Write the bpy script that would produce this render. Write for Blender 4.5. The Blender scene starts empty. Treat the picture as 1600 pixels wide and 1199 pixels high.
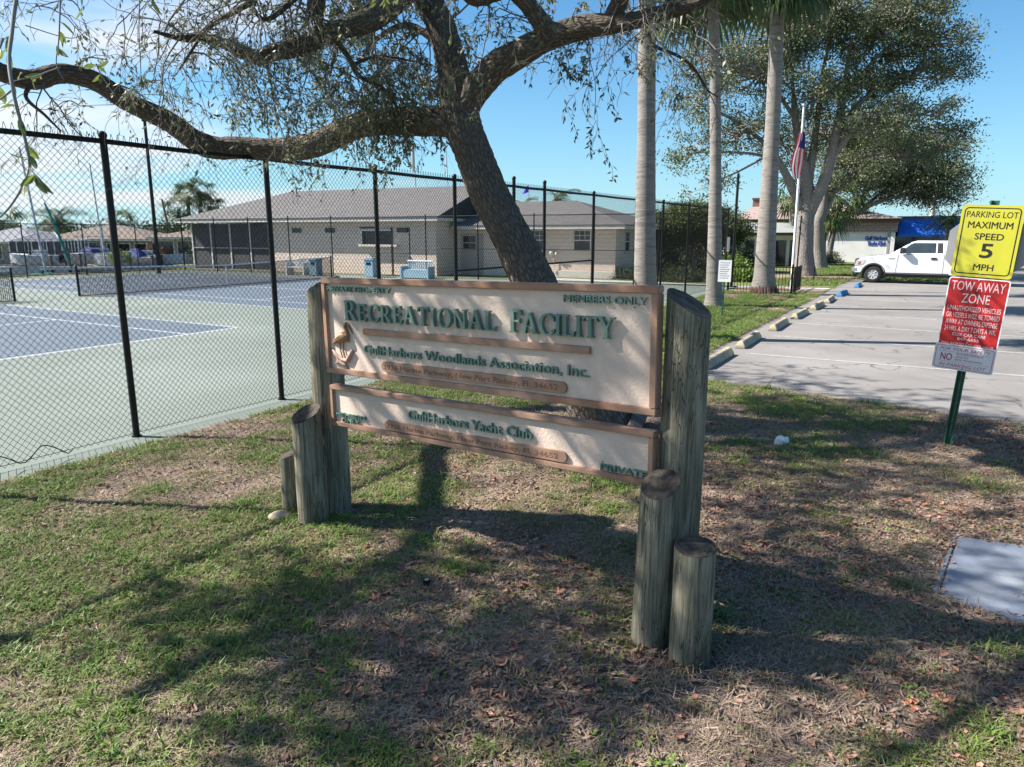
import bpy, bmesh, math, random
import numpy as np
from mathutils import Vector, Matrix, noise as mnoise
R=math.radians; PI=math.pi
random.seed(7); RNG=np.random.default_rng(7)
SC=bpy.context.scene; C=SC.collection
# ------------------------------------------------------------------ camera
F=1110.0; H=2.28; PITCH=math.atan((599.5-364)/F)
cam=bpy.data.cameras.new('camera'); camo=bpy.data.objects.new('camera',cam); C.objects.link(camo)
cam.sensor_width=36; cam.lens=36*F/1600; cam.clip_start=0.05; cam.clip_end=3000
camo.location=(0,0,H); camo.rotation_euler=(PI/2-PITCH,0,0); SC.camera=camo
# ------------------------------------------------------------------ light
SUN_EL=R(41.0); SUN_DIR=Vector((-0.99*math.cos(SUN_EL),0.13*math.cos(SUN_EL),math.sin(SUN_EL))).normalized()
SUN_STRENGTH=5.0; SKY_STRENGTH=0.05; EXPOSURE=1.30
w=bpy.data.worlds.new('World'); SC.world=w; w.use_nodes=True
nt=w.node_tree; nt.nodes.clear()
def wn(t,**k):
    n=nt.nodes.new(t)
    for a,b in k.items(): setattr(n,a,b)
    return n
sky=wn('ShaderNodeTexSky',sky_type='NISHITA',sun_disc=False)
sky.sun_elevation=SUN_EL; sky.sun_rotation=math.atan2(SUN_DIR.x,SUN_DIR.y); sky.air_density=1.0; sky.dust_density=0.15; sky.ozone_density=1.5; sky.altitude=0
tc=wn('ShaderNodeTexCoord'); sep=wn('ShaderNodeSeparateXYZ'); nt.links.new(tc.outputs['Generated'],sep.inputs[0])
def wmath(op,a,b=None,c=None,clamp=False):
    n=wn('ShaderNodeMath',operation=op,use_clamp=clamp)
    for i,x in enumerate((a,b,c)):
        if x is None: continue
        if isinstance(x,(int,float)): n.inputs[i].default_value=x
        else: nt.links.new(x,n.inputs[i])
    return n.outputs[0]
zz=wmath('ADD',wmath('MAXIMUM',sep.outputs[2],0.0),0.16)
cx=wmath('DIVIDE',sep.outputs[0],zz); cy=wmath('DIVIDE',sep.outputs[1],zz)
comb=wn('ShaderNodeCombineXYZ'); nt.links.new(wmath('MULTIPLY',cx,0.55),comb.inputs[0]); nt.links.new(wmath('MULTIPLY',cy,1.15),comb.inputs[1])
n1=wn('ShaderNodeTexNoise'); n1.inputs['Scale'].default_value=0.75; n1.inputs['Detail'].default_value=8; n1.inputs['Roughness'].default_value=0.52; n1.inputs['Distortion'].default_value=0.35
nt.links.new(comb.outputs[0],n1.inputs['Vector'])
# high cloud lies on the sun's side of the sky and thins out away from it
side=wn('ShaderNodeMapRange'); side.inputs['From Min'].default_value=0.06; side.inputs['From Max'].default_value=-0.55
side.inputs['To Min'].default_value=-0.19; side.inputs['To Max'].default_value=0.055
nt.links.new(sep.outputs[0],side.inputs['Value'])
cm=wmath('ADD',n1.outputs['Fac'],side.outputs[0])
ramp=wn('ShaderNodeMapRange',interpolation_type='SMOOTHSTEP'); ramp.inputs['From Min'].default_value=0.43; ramp.inputs['From Max'].default_value=0.64
ramp.inputs['To Max'].default_value=0.92; nt.links.new(cm,ramp.inputs['Value'])
mx=wn('ShaderNodeMix',data_type='RGBA'); nt.links.new(ramp.outputs[0],mx.inputs[0])
grade=wn('ShaderNodeMix',data_type='RGBA',blend_type='MULTIPLY'); grade.inputs[0].default_value=1.0
nt.links.new(sky.outputs[0],grade.inputs[6]); grade.inputs[7].default_value=(.60,1.10,1.37,1)
hz=wn('ShaderNodeMix',data_type='RGBA'); hf=wmath('MULTIPLY',wmath('POWER',wmath('SUBTRACT',1.0,wmath('MAXIMUM',sep.outputs[2],0.0),clamp=True),9.0),0.8)
nt.links.new(hf,hz.inputs[0]); nt.links.new(grade.outputs[2],hz.inputs[6]); hz.inputs[7].default_value=(4.7,6.7,7.9,1)   # pale band of humid air at the horizon
nt.links.new(hz.outputs[2],mx.inputs[6]); mx.inputs[7].default_value=(8.2,8.4,8.8,1)
bg=wn('ShaderNodeBackground'); bg.inputs['Strength'].default_value=SKY_STRENGTH
nt.links.new(mx.outputs[2],bg.inputs[0]); wo=wn('ShaderNodeOutputWorld'); nt.links.new(bg.outputs[0],wo.inputs[0])
sl=bpy.data.lights.new('sun','SUN'); sl.energy=SUN_STRENGTH; sl.angle=R(0.53); sl.color=(1.0,0.945,0.87)
so=bpy.data.objects.new('sun',sl); C.objects.link(so); so.rotation_euler=SUN_DIR.to_track_quat('Z','Y').to_euler(); so.location=(-30,4,30)
SC.view_settings.view_transform='Standard'; SC.view_settings.look='None'; SC.view_settings.exposure=EXPOSURE; SC.view_settings.gamma=1
SC.view_settings.use_curve_mapping=False
SC.cycles.max_bounces=6; SC.cycles.transparent_max_bounces=8
# ------------------------------------------------------------------ materials
MATS={}
def mat(name,col,rough=0.7,col2=None,scale=6.0,detail=4,bump=0.0,bscale=None,stretch=(1,1,1),metal=0.0,coord='Object',spec=0.5,
        trans=0.0,lo=0.35,hi=0.65,col3=None,scale3=1.0,coat=0.0,island=0.0,bdist=0.01):
    if name in MATS: return MATS[name]
    m=bpy.data.materials.new(name); m.use_nodes=True; t=m.node_tree; t.nodes.clear(); L=t.links
    def N(ty,**k):
        n=t.nodes.new(ty)
        for a,b in k.items(): setattr(n,a,b)
        return n
    out=N('ShaderNodeOutputMaterial'); b=N('ShaderNodeBsdfPrincipled'); L.new(b.outputs[0],out.inputs[0])
    b.inputs['Roughness'].default_value=rough; b.inputs['Metallic'].default_value=metal; b.inputs['Specular IOR Level'].default_value=spec
    b.inputs['Coat Weight'].default_value=coat
    c4=lambda c:(c[0],c[1],c[2],1)
    b.inputs['Base Color'].default_value=c4(col)
    if coord=='World': vec=N('ShaderNodeNewGeometry').outputs['Position']
    else: vec=N('ShaderNodeTexCoord').outputs[coord]
    mp=N('ShaderNodeMapping'); mp.inputs['Scale'].default_value=stretch; L.new(vec,mp.inputs[0])
    colout=None
    if col2 is not None:
        nz=N('ShaderNodeTexNoise'); nz.inputs['Scale'].default_value=scale; nz.inputs['Detail'].default_value=detail; nz.inputs['Roughness'].default_value=0.6
        L.new(mp.outputs[0],nz.inputs['Vector'])
        mr=N('ShaderNodeMapRange'); mr.inputs['From Min'].default_value=lo; mr.inputs['From Max'].default_value=hi; L.new(nz.outputs['Fac'],mr.inputs['Value'])
        mi=N('ShaderNodeMix',data_type='RGBA'); L.new(mr.outputs[0],mi.inputs[0]); mi.inputs[6].default_value=c4(col); mi.inputs[7].default_value=c4(col2)
        colout=mi.outputs[2]
        if col3 is not None:
            nz3=N('ShaderNodeTexNoise'); nz3.inputs['Scale'].default_value=scale3; nz3.inputs['Detail'].default_value=5; L.new(mp.outputs[0],nz3.inputs['Vector'])
            mr3=N('ShaderNodeMapRange'); mr3.inputs['From Min'].default_value=0.5; mr3.inputs['From Max'].default_value=0.68; L.new(nz3.outputs['Fac'],mr3.inputs['Value'])
            mi3=N('ShaderNodeMix',data_type='RGBA'); L.new(mr3.outputs[0],mi3.inputs[0]); L.new(colout,mi3.inputs[6]); mi3.inputs[7].default_value=c4(col3); colout=mi3.outputs[2]
        L.new(colout,b.inputs['Base Color'])
    if island:
        g=N('ShaderNodeNewGeometry'); hs=N('ShaderNodeHueSaturation')
        mr=N('ShaderNodeMapRange'); mr.inputs['To Min'].default_value=1-island; mr.inputs['To Max'].default_value=1+island
        L.new(g.outputs['Random Per Island'],mr.inputs['Value']); L.new(mr.outputs[0],hs.inputs['Value'])
        if colout is not None: L.new(colout,hs.inputs['Color'])
        else: hs.inputs['Color'].default_value=c4(col)
        L.new(hs.outputs[0],b.inputs['Base Color']); colout=hs.outputs[0]
    if bump:
        nb=N('ShaderNodeTexNoise'); nb.inputs['Scale'].default_value=bscale or scale; nb.inputs['Detail'].default_value=6; nb.inputs['Roughness'].default_value=0.65
        L.new(mp.outputs[0],nb.inputs['Vector']); bp=N('ShaderNodeBump'); bp.inputs['Strength'].default_value=bump; bp.inputs['Distance'].default_value=bdist
        L.new(nb.outputs['Fac'],bp.inputs['Height']); L.new(bp.outputs[0],b.inputs['Normal'])
    if trans:
        tr=N('ShaderNodeBsdfTranslucent'); ms=N('ShaderNodeMixShader'); ms.inputs[0].default_value=trans
        if colout is not None: L.new(colout,tr.inputs[0])
        else: tr.inputs[0].default_value=c4(col)
        L.new(b.outputs[0],ms.inputs[1]); L.new(tr.outputs[0],ms.inputs[2]); L.new(ms.outputs[0],out.inputs[0])
    MATS[name]=m; return m
def bark_mat(name,c1,c2,c3,us=14,vs=5,bump=1.0):
    m=bpy.data.materials.new(name); m.use_nodes=True; t=m.node_tree; L=t.links; b=t.nodes['Principled BSDF']; b.inputs['Roughness'].default_value=0.95; b.inputs['Specular IOR Level'].default_value=0.15
    N=t.nodes.new; tcn=N('ShaderNodeTexCoord'); mp=N('ShaderNodeMapping'); mp.inputs['Scale'].default_value=(us,vs,1); L.new(tcn.outputs['UV'],mp.inputs[0])
    wz=N('ShaderNodeTexNoise'); wz.inputs['Scale'].default_value=1.3; L.new(mp.outputs[0],wz.inputs['Vector'])
    ad=N('ShaderNodeMix'); ad.data_type='RGBA'; ad.blend_type='ADD'; ad.inputs[0].default_value=0.8; L.new(mp.outputs[0],ad.inputs[6]); L.new(wz.outputs['Color'],ad.inputs[7])
    vo=N('ShaderNodeTexVoronoi'); vo.feature='DISTANCE_TO_EDGE'; vo.inputs['Scale'].default_value=1.0; L.new(ad.outputs[2],vo.inputs['Vector'])
    nz=N('ShaderNodeTexNoise'); nz.inputs['Scale'].default_value=3.0; nz.inputs['Detail'].default_value=8; L.new(mp.outputs[0],nz.inputs['Vector'])
    cr=N('ShaderNodeValToRGB'); cr.color_ramp.elements[0].position=0.02; cr.color_ramp.elements[0].color=(*c1,1); cr.color_ramp.elements[1].position=0.28; cr.color_ramp.elements[1].color=(*c2,1)
    L.new(vo.outputs['Distance'],cr.inputs[0])
    mi=N('ShaderNodeMix'); mi.data_type='RGBA'; L.new(nz.outputs['Fac'],mi.inputs[0]); L.new(cr.outputs[0],mi.inputs[6]); mi.inputs[7].default_value=(*c3,1); 
    big=N('ShaderNodeTexNoise'); big.inputs['Scale'].default_value=0.35; L.new(mp.outputs[0],big.inputs['Vector'])
    L.new(mi.outputs[2],b.inputs['Base Color'])
    s=N('ShaderNodeMath'); s.operation='MULTIPLY_ADD'; L.new(nz.outputs['Fac'],s.inputs[0]); s.inputs[1].default_value=0.25; L.new(vo.outputs['Distance'],s.inputs[2])
    bp=N('ShaderNodeBump'); bp.inputs['Strength'].default_value=bump; bp.inputs['Distance'].default_value=0.035; L.new(s.outputs[0],bp.inputs['Height']); L.new(bp.outputs[0],b.inputs['Normal'])
    MATS[name]=m; return m
# ------------------------------------------------------------------ mesh helpers
class MB:
    def __init__(s): s.v=[]; s.f=[]; s.m=None
    def add(s,vs,fs):
        n=len(s.v)
        if s.m is not None: vs=[s.m@Vector(v) for v in vs]
        s.v+= [tuple(v) for v in vs]; s.f+=[tuple(i+n for i in f) for f in fs]; return s
    def box(s,x0,x1,y0,y1,z0,z1):
        return s.add([(x0,y0,z0),(x1,y0,z0),(x1,y1,z0),(x0,y1,z0),(x0,y0,z1),(x1,y0,z1),(x1,y1,z1),(x0,y1,z1)],
              [(0,3,2,1),(4,5,6,7),(0,1,5,4),(1,2,6,5),(2,3,7,6),(3,0,4,7)])
    def tube(s,pts,rad,n=8,cap=True):
        P=[Vector(p) for p in pts]; r=rad if isinstance(rad,(list,tuple)) else [rad]*len(P)
        vs=[];fs=[]; up=Vector((0,0,1)); prev=None
        for i,p in enumerate(P):
            d=(P[min(i+1,len(P)-1)]-P[max(i-1,0)])
            d=d.normalized() if d.length>1e-9 else Vector((0,0,1))
            if prev is None: a=d.orthogonal().normalized()
            else: a=(prev-d*prev.dot(d)); a=a.normalized() if a.length>1e-6 else d.orthogonal().normalized()
            prev=a; b=d.cross(a)
            for k in range(n):
                an=2*PI*k/n; vs.append(p+(a*math.cos(an)+b*math.sin(an))*r[i])
        for i in range(len(P)-1):
            for k in range(n):
                k2=(k+1)%n; fs.append((i*n+k,i*n+k2,(i+1)*n+k2,(i+1)*n+k))
        if cap: fs.append(tuple(range(n))[::-1]); fs.append(tuple((len(P)-1)*n+k for k in range(n)))
        return s.add(vs,fs)
    def prism(s,poly,y0,y1,axis='y'):   # poly in (x,z), extruded along y
        n=len(poly)
        if axis=='y': vs=[(x,y0,z) for x,z in poly]+[(x,y1,z) for x,z in poly]
        elif axis=='z': vs=[(x,z,y0) for x,z in poly]+[(x,z,y1) for x,z in poly]
        else: vs=[(y0,x,z) for x,z in poly]+[(y1,x,z) for x,z in poly]
        return s.add(vs,[tuple(range(n)),tuple(range(2*n-1,n-1,-1))]+[(i,(i+n),(i+1)%n+n,(i+1)%n) for i in range(n)])
    def ball(s,c,r,nu=10,nv=7,sc=(1,1,1)):
        vs=[(c[0],c[1],c[2]+r*sc[2])];fs=[]
        for j in range(1,nv):
            th=PI*j/nv
            for i in range(nu):
                ph=2*PI*i/nu; vs.append((c[0]+r*sc[0]*math.sin(th)*math.cos(ph),c[1]+r*sc[1]*math.sin(th)*math.sin(ph),c[2]+r*sc[2]*math.cos(th)))
        vs.append((c[0],c[1],c[2]-r*sc[2]))
        for i in range(nu): fs.append((0,1+i,1+(i+1)%nu))
        for j in range(nv-2):
            for i in range(nu): a=1+j*nu+i;b=1+j*nu+(i+1)%nu; fs.append((a,a+nu,b+nu,b))
        l=len(vs)-1
        for i in range(nu): fs.append((l,1+(nv-2)*nu+(i+1)%nu,1+(nv-2)*nu+i))
        return s.add(vs,fs)
    def build(s,name,m,parent=None,smooth=False,bevel=0,fixn=True):
        me=bpy.data.meshes.new(name); me.from_pydata(s.v,[],s.f)
        if fixn:
            bm=bmesh.new(); bm.from_mesh(me); bmesh.ops.recalc_face_normals(bm,faces=bm.faces)
            if bevel: bmesh.ops.bevel(bm,geom=[e for e in bm.edges if e.is_manifold and e.calc_face_angle(0)>0.5],offset=bevel,segments=2,affect='EDGES',clamp_overlap=True)
            bm.to_mesh(me); bm.free()
        if smooth: me.polygons.foreach_set('use_smooth',[True]*len(me.polygons))
        if smooth and smooth!='all':
            try: me.set_sharp_from_angle(angle=R(40))
            except Exception: pass
        me.materials.append(m); o=bpy.data.objects.new(name,me); C.objects.link(o)
        if parent: o.parent=parent
        return o
def tag(o,label=None,cat=None,group=None,kind=None):
    if label: o['label']=label
    if cat: o['category']=cat
    if group: o['group']=group
    if kind: o['kind']=kind
    return o
def thing(name,label,cat,loc=(0,0,0),rz=0.0,group=None):
    o=bpy.data.objects.new(name,None); C.objects.link(o); o.empty_display_size=0.2
    o.location=(loc[0],loc[1],loc[2] if len(loc)>2 else 0); o.rotation_euler=(0,0,rz); return tag(o,label,cat,group)
def copy_thing(o,loc,rz=None,label=None,scale=None):
    def rec(a,par):
        c=a.copy(); C.objects.link(c); c.parent=par
        for ch in KIDS(a): rec(ch,c)
        return c
    c=rec(o,None); c.location=(loc[0],loc[1],loc[2] if len(loc)>2 else 0)
    if rz is not None: c.rotation_euler=(0,0,rz)
    if label: c['label']=label
    if scale: c.scale=(scale,)*3
    return c
def KIDS(a): return [x for x in list(C.objects) if x.parent==a]
def quads(name,V,m,parent=None,kind=None,tri=False):   # V: (N,4,3) or (N,3,3)
    k=V.shape[1]; n=V.shape[0]; me=bpy.data.meshes.new(name)
    me.vertices.add(n*k); me.vertices.foreach_set('co',V.reshape(-1).astype(np.float32))
    me.loops.add(n*k); me.loops.foreach_set('vertex_index',np.arange(n*k,dtype=np.int32))
    me.polygons.add(n); me.polygons.foreach_set('loop_start',np.arange(0,n*k,k,dtype=np.int32)); me.update(calc_edges=True)
    me.materials.append(m); o=bpy.data.objects.new(name,me); C.objects.link(o)
    if parent: o.parent=parent
    if kind: o['kind']=kind
    return o
def leaf_quads(P,D,length,width,rng):    # leaves at P, along D: kite of 4 verts
    n=len(P); D=D/np.linalg.norm(D,axis=1,keepdims=True); r=rng.normal(size=(n,3)); S=np.cross(D,r); S/=np.linalg.norm(S,axis=1,keepdims=True)
    L=(length*rng.uniform(.65,1.2,n))[:,None]; W=(width*rng.uniform(.7,1.2,n))[:,None]
    return np.stack([P,P+D*L*.45+S*W*.5,P+D*L,P+D*L*.45-S*W*.5],1)
def sheet(name,poly,z,m,kind='structure',thick=0):
    mb=MB(); n=len(poly)
    if thick: mb.prism(poly,z-thick,z,axis='z')
    else: mb.add([(x,y,z) for x,y in poly],[tuple(range(n))])
    o=mb.build(name,m)
    if not thick:
        if o.data.polygons[0].normal.z<0: o.data.flip_normals()
    if kind: o['kind']=kind
    return o
# frames measured on the ground: court frame (x right along the end fence, y away along the long fence)
A0=np.array([9.52,31.38]); dv=np.array([.5056,.8627]); pv=np.array([-.8627,.5056]); CROT=math.atan2(.5056*-1,.8627)
def T(s,t,z=0):
    q=A0-s*dv+t*pv; return (float(q[0]),float(q[1]),z)
B0=np.array([9.1,30.66]); p2=np.array([-.906,.4237]); p2/=np.linalg.norm(p2); d2=np.array([.4237,.906]); d2/=np.linalg.norm(d2); BROT=math.atan2(-p2[1],-p2[0])
def smooth_path(pts,n=8):
    P=[Vector(p) for p in pts]; out=[]
    for i in range(len(P)-1):
        a=P[max(i-1,0)];b=P[i];c=P[i+1];d=P[min(i+2,len(P)-1)]
        for k in range(n):
            t=k/n; out.append(0.5*((2*b)+(c-a)*t+(2*a-5*b+4*c-d)*t*t+(3*b-a-3*c+d)*t**3))
    out.append(P[-1]); return out
# ------------------------------------------------------------------ material set
M_black=mat('black_vinyl',(.004,.004,.0045),.42,spec=.35)
M_green=mat('court_green',(.142,.172,.146),.8,(.172,.202,.178),.35,5,bump=.25,bscale=60,coord='World',lo=.3,hi=.7,col3=(.205,.235,.212),scale3=.22,bdist=.003)
M_blue=mat('court_blue',(.078,.108,.142),.75,(.098,.128,.162),.3,5,bump=.25,bscale=60,coord='World',lo=.3,hi=.7,bdist=.003)
M_line=mat('line_white',(.66,.68,.7),.7,(.55,.58,.6),2.0,coord='World')
M_asphalt=mat('asphalt',(.165,.153,.143),.9,(.225,.21,.198),.9,6,bump=.6,bscale=55,coord='World',lo=.3,hi=.7,col3=(.25,.235,.222),scale3=.25,bdist=.006)
M_ground=mat('lawn_soil',(.06,.047,.037),.95,(.19,.148,.112),9,8,bump=1.0,bscale=45,coord='World',lo=.35,hi=.65,col3=(.105,.115,.045),scale3=.55,bdist=.02)
M_lawnfar=mat('lawn_green',(.10,.135,.035),.95,(.155,.165,.06),3.5,8,bump=1.0,bscale=30,coord='World',lo=.35,hi=.65,col3=(.20,.17,.09),scale3=.5,bdist=.02)
M_conc=mat('concrete',(.52,.50,.46),.9,(.42,.40,.37),2.0,6,coord='World')
M_mulch=mat('mulch',(.22,.13,.09),.95,(.34,.24,.18),12,8,bump=1,bscale=30,coord='World')
M_dirt=mat('bare_dirt',(.055,.045,.038),.95,(.11,.09,.075),9,8,bump=1,bscale=50,coord='World')
def add_cracks(m,sc,wd,dark):
    t=m.node_tree; L=t.links; b=[n for n in t.nodes if n.type=='BSDF_PRINCIPLED'][0]; src=b.inputs['Base Color'].links[0].from_socket; N=t.nodes.new
    g=N('ShaderNodeNewGeometry'); nz=N('ShaderNodeTexNoise'); nz.inputs['Scale'].default_value=1.4; nz.inputs['Detail'].default_value=6; L.new(g.outputs['Position'],nz.inputs['Vector'])
    ad=N('ShaderNodeMix'); ad.data_type='RGBA'; ad.blend_type='ADD'; ad.inputs[0].default_value=.9; L.new(g.outputs['Position'],ad.inputs[6]); L.new(nz.outputs['Color'],ad.inputs[7])
    vo=N('ShaderNodeTexVoronoi'); vo.feature='DISTANCE_TO_EDGE'; vo.inputs['Scale'].default_value=sc; L.new(ad.outputs[2],vo.inputs['Vector'])
    r=N('ShaderNodeMapRange'); r.inputs['From Max'].default_value=wd; r.inputs['To Min'].default_value=1; r.inputs['To Max'].default_value=0; L.new(vo.outputs['Distance'],r.inputs['Value'])
    sp=N('ShaderNodeTexNoise'); sp.inputs['Scale'].default_value=.5; L.new(g.outputs['Position'],sp.inputs['Vector']); r2=N('ShaderNodeMapRange'); r2.inputs['From Min'].default_value=.45; r2.inputs['From Max'].default_value=.55; L.new(sp.outputs['Fac'],r2.inputs['Value'])
    mu=N('ShaderNodeMath'); mu.operation='MULTIPLY'; L.new(r.outputs[0],mu.inputs[0]); L.new(r2.outputs[0],mu.inputs[1])
    fl_=N('ShaderNodeTexNoise'); fl_.inputs['Scale'].default_value=7; fl_.inputs['Detail'].default_value=3; L.new(g.outputs['Position'],fl_.inputs['Vector']); r3=N('ShaderNodeMapRange'); r3.inputs['From Min'].default_value=.66; r3.inputs['From Max'].default_value=.72; r3.inputs['To Max'].default_value=.6; L.new(fl_.outputs['Fac'],r3.inputs['Value'])
    mxx=N('ShaderNodeMath'); mxx.operation='MAXIMUM'; L.new(mu.outputs[0],mxx.inputs[0]); L.new(r3.outputs[0],mxx.inputs[1])
    mi=N('ShaderNodeMix'); mi.data_type='RGBA'; L.new(mxx.outputs[0],mi.inputs[0]); L.new(src,mi.inputs[6]); mi.inputs[7].default_value=(*dark,1); L.new(mi.outputs[2],b.inputs['Base Color'])
add_cracks(M_asphalt,.45,.012,(.08,.075,.07))
# ------------------------------------------------------------------ ground
def struct(o): o['kind']='structure'; return o
sheet('ground',[(-60,-60),(900,-60),(900,1600),(-18,1600),(-20,60),(-23.0,47.5),T(2.2,34.2)[:2],T(60,34.2)[:2]],-0.012,M_lawnfar)
near=[(-9,-3),(11,-3),(11,10.5),(3.6,15.2),(-.6,16.2),(-9,1.5)]
sheet('lawn',[(-14,-6),(16,-6),(16,14),(9,19),T(20.9,-3.2)[:2],T(10,-.6)[:2],T(40,-.2)[:2]],-0.006,M_ground)
# parking lot, its near edge slightly bowed
EDGE=[T(-7.6,-4.15)[:2],T(5,-4.1)[:2],T(17.6,-4.02)[:2],T(21.0,-4.25)[:2],(3.25,10.72),(4.1,10.1),(4.9,9.45),(6.19,8.35),(8.2,6.9),(12,4.6),(30,-6),(60,-10),T(-40,-60)[:2],T(-40,-9.6)[:2],T(-7.6,-9.6)[:2]]
EDGE=[(float(a),float(b)) for a,b in EDGE]
sheet('parking_lot',EDGE,0.000,M_asphalt)
CY0=-.42
sheet('court_surface',[T(48,CY0)[:2],T(-.2,CY0)[:2],T(2.9,32.6)[:2],T(48,32.6)[:2]],0.004,M_green)
sheet('walkway',[T(.55,-.5)[:2],T(-.1,-4.05)[:2],T(-.75,-4.05)[:2],T(-.35,.1)[:2],T(-1.2,10)[:2],T(.4,10)[:2]],0.004,M_conc)
sheet('mulch_bed',[T(3.2,-.6)[:2],T(1.4,-4.0)[:2],T(.05,-4.0)[:2],T(.6,-.6)[:2]],0.002,M_mulch)
sheet('mulch_ring',[(15.66+2.3*math.cos(a)*(1+.1*math.sin(3*a)),37.6+2.0*math.sin(a)) for a in np.linspace(0,2*PI,22)[:-1]],0.003,M_mulch)
sheet('bare_soil',[(.80+.52*math.cos(a)*(1+.22*math.sin(3*a)+.10*math.sin(7*a+1)+.05*math.sin(17*a)),3.30+.27*math.sin(a)*(1+.2*math.cos(2*a)+.12*math.sin(5*a)+.05*math.cos(19*a))) for a in np.linspace(0,2*PI,90)[:-1]],0.000,M_dirt)
# painted courts
def court(s0,t0,cn):
    W_,L_=10.97,23.77
    sheet('court_paint',[T(s0,t0)[:2],T(s0-W_,t0)[:2],T(s0-W_,t0+L_)[:2],T(s0,t0+L_)[:2]],0.008,M_blue)
    mb=MB()
    def ln(sa,ta,sb,tb,wd=.055):
        a=np.array(T(sa,ta)[:2]);b=np.array(T(sb,tb)[:2]);d=(b-a)/np.linalg.norm(b-a);n=np.array([-d[1],d[0]])*wd/2
        a=a-d*wd/2;b=b+d*wd/2
        mb.add([(*(a-n),.012),(*(b-n),.012),(*(b+n),.012),(*(a+n),.012)],[(0,1,2,3)])
    for t in (t0,t0+L_): ln(s0,t,s0-W_,t,.08)
    for s in (s0,s0-W_,s0-1.37,s0-W_+1.37): mb.v=mb.v; ln(s,t0+.08,s,t0+L_-.08)
    for t in (t0+5.485,t0+L_-5.485): ln(s0-1.37-.06,t,s0-W_+1.37+.06,t)
    ln(s0-W_/2,t0+5.485+.06,s0-W_/2,t0+L_-5.485-.06)
    o=mb.build('court_line',M_line); struct(o)
COURT1=20.35+10.97; COURT2=16.5
court(COURT1,6.9,1); court(COURT2,6.9,2)
# stall lines and wheel stops
M_stall=mat('stall_paint',(.42,.42,.41),.9,(.26,.255,.25),8,5,coord='World',lo=.4,hi=.7)
WS=[(3.711,12.674),(5.014,14.893),(6.612,17.508),(8.068,19.86),(9.502,22.121),(10.804,24.233),(12.399,26.781),(15.0,31.0)]
mb=MB()
for i in range(11):
    s=17.9-2.72*i; 
    for j in range(1):
        a=np.array(T(s,-4.7)[:2]);b=np.array(T(s,-9.9)[:2]);n=dv*.04
        mb.add([(*(a-n),.004),(*(b-n),.004),(*(b+n),.004),(*(a+n),.004)],[(0,1,2,3)])
struct(mb.build('stall_line',M_stall))
# ------------------------------------------------------------------ chain link
def wires(mb,x0,x1,z0,z1,y=0,px=.070,pz=.075,r=.0021,n=3,top=True):
    """two families of diagonal wires clipped to the panel, plus the twisted ends over the rail"""
    k=pz/px
    for sgn,yo in ((1,y+r*.8),(-1,y-r*.8)):
        lo=-(z1-z0)/k if sgn>0 else 0; hi=(x1-x0) if sgn>0 else (x1-x0)+(z1-z0)/k
        q=math.ceil(lo/px)*px
        while q<hi:
            if sgn>0: ta=max(0,-q); tb=min((z1-z0)/k,(x1-x0)-q); xa=x0+q+ta;xb=x0+q+tb; za=z0+ta*k; zb=z0+tb*k
            else: ta=max(0,q-(x1-x0)); tb=min((z1-z0)/k,q); xa=x0+q-ta; xb=x0+q-tb; za=z0+ta*k; zb=z0+tb*k
            if tb-ta>.01:
                mb.tube([(xa,yo,za),(xb,yo,zb)],r,n,cap=False)
                if top and zb>z1-.01: mb.tube([(xb,y,z1),(xb+sgn*.012,y,z1+.055)],r*1.25,n,cap=False)
            q+=px
    return mb
FH=3.24
def fence_run(root,xs,h,post_r,mesh_r,bottom=True,mid=None,tall=(),px=.070,top=True,railr=.028):
    for i,x in enumerate(xs):
        hh=h+(.13 if i in tall else .03); p=MB().tube([(x,0,0),(x,0,hh)],post_r,14); p.ball((x,0,hh+.01),post_r*1.25,10,6)
        p.tube([(x,0,0.0),(x,0,.02)],post_r*1.5,14)
        for z in np.arange(.4,h-.1,.42): p.tube([(x,0,z),(x,0,z+.012)],post_r*1.07,10)
        p.build('post',M_black,root,smooth=True)
    for a,b in zip(xs[:-1],xs[1:]):
        MB().tube([(a,0,h-.02),((a+b)/2,0,h-.02-.008),(b,0,h-.02)],railr,10).build('top_rail',M_black,root,smooth=True)
        m=wires(MB(),a,b,.03,h,y=-.035,r=mesh_r,px=px,top=top)
        if bottom: m.tube([(a,-.035,.06),(b,-.035,.055)],mesh_r*1.4,4)
        m.build('chain_link_mesh',M_black,root,fixn=False)['kind']='stuff'
# long front fence; local x = away along the fence (-s)
FROT=math.atan2(dv[1],dv[0])
ss=[38.1,35.95,33.75,31.6,29.45,27.31,25.18,23.05,20.89,18.75,17.39,14.7,11.65,9.24,6.47,3.6,.84]
f=thing('chain_link_fence','tall black chain-link fence along the near side of the tennis courts beside the lawn','fence',T(0,0),FROT)
fence_run(f,[-s for s in ss],FH,.036,.0025,tall=(9,10))
MB().tube([(-20.89,.05,1.58),(-18.75,.05,1.58),(-17.39,.05,1.58),(-14.7,.05,1.58)],.022,8).build('mid_rail',M_black,f,smooth=True)
# wire loop lying against the foot of the fence
MB().tube([(-29.0+.9*t/20,-.12-.05*math.sin(t*.7),.05+.13*abs(math.sin(t*.33))) for t in range(21)],.006,6).build('tie_wire',M_black,f)
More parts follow.
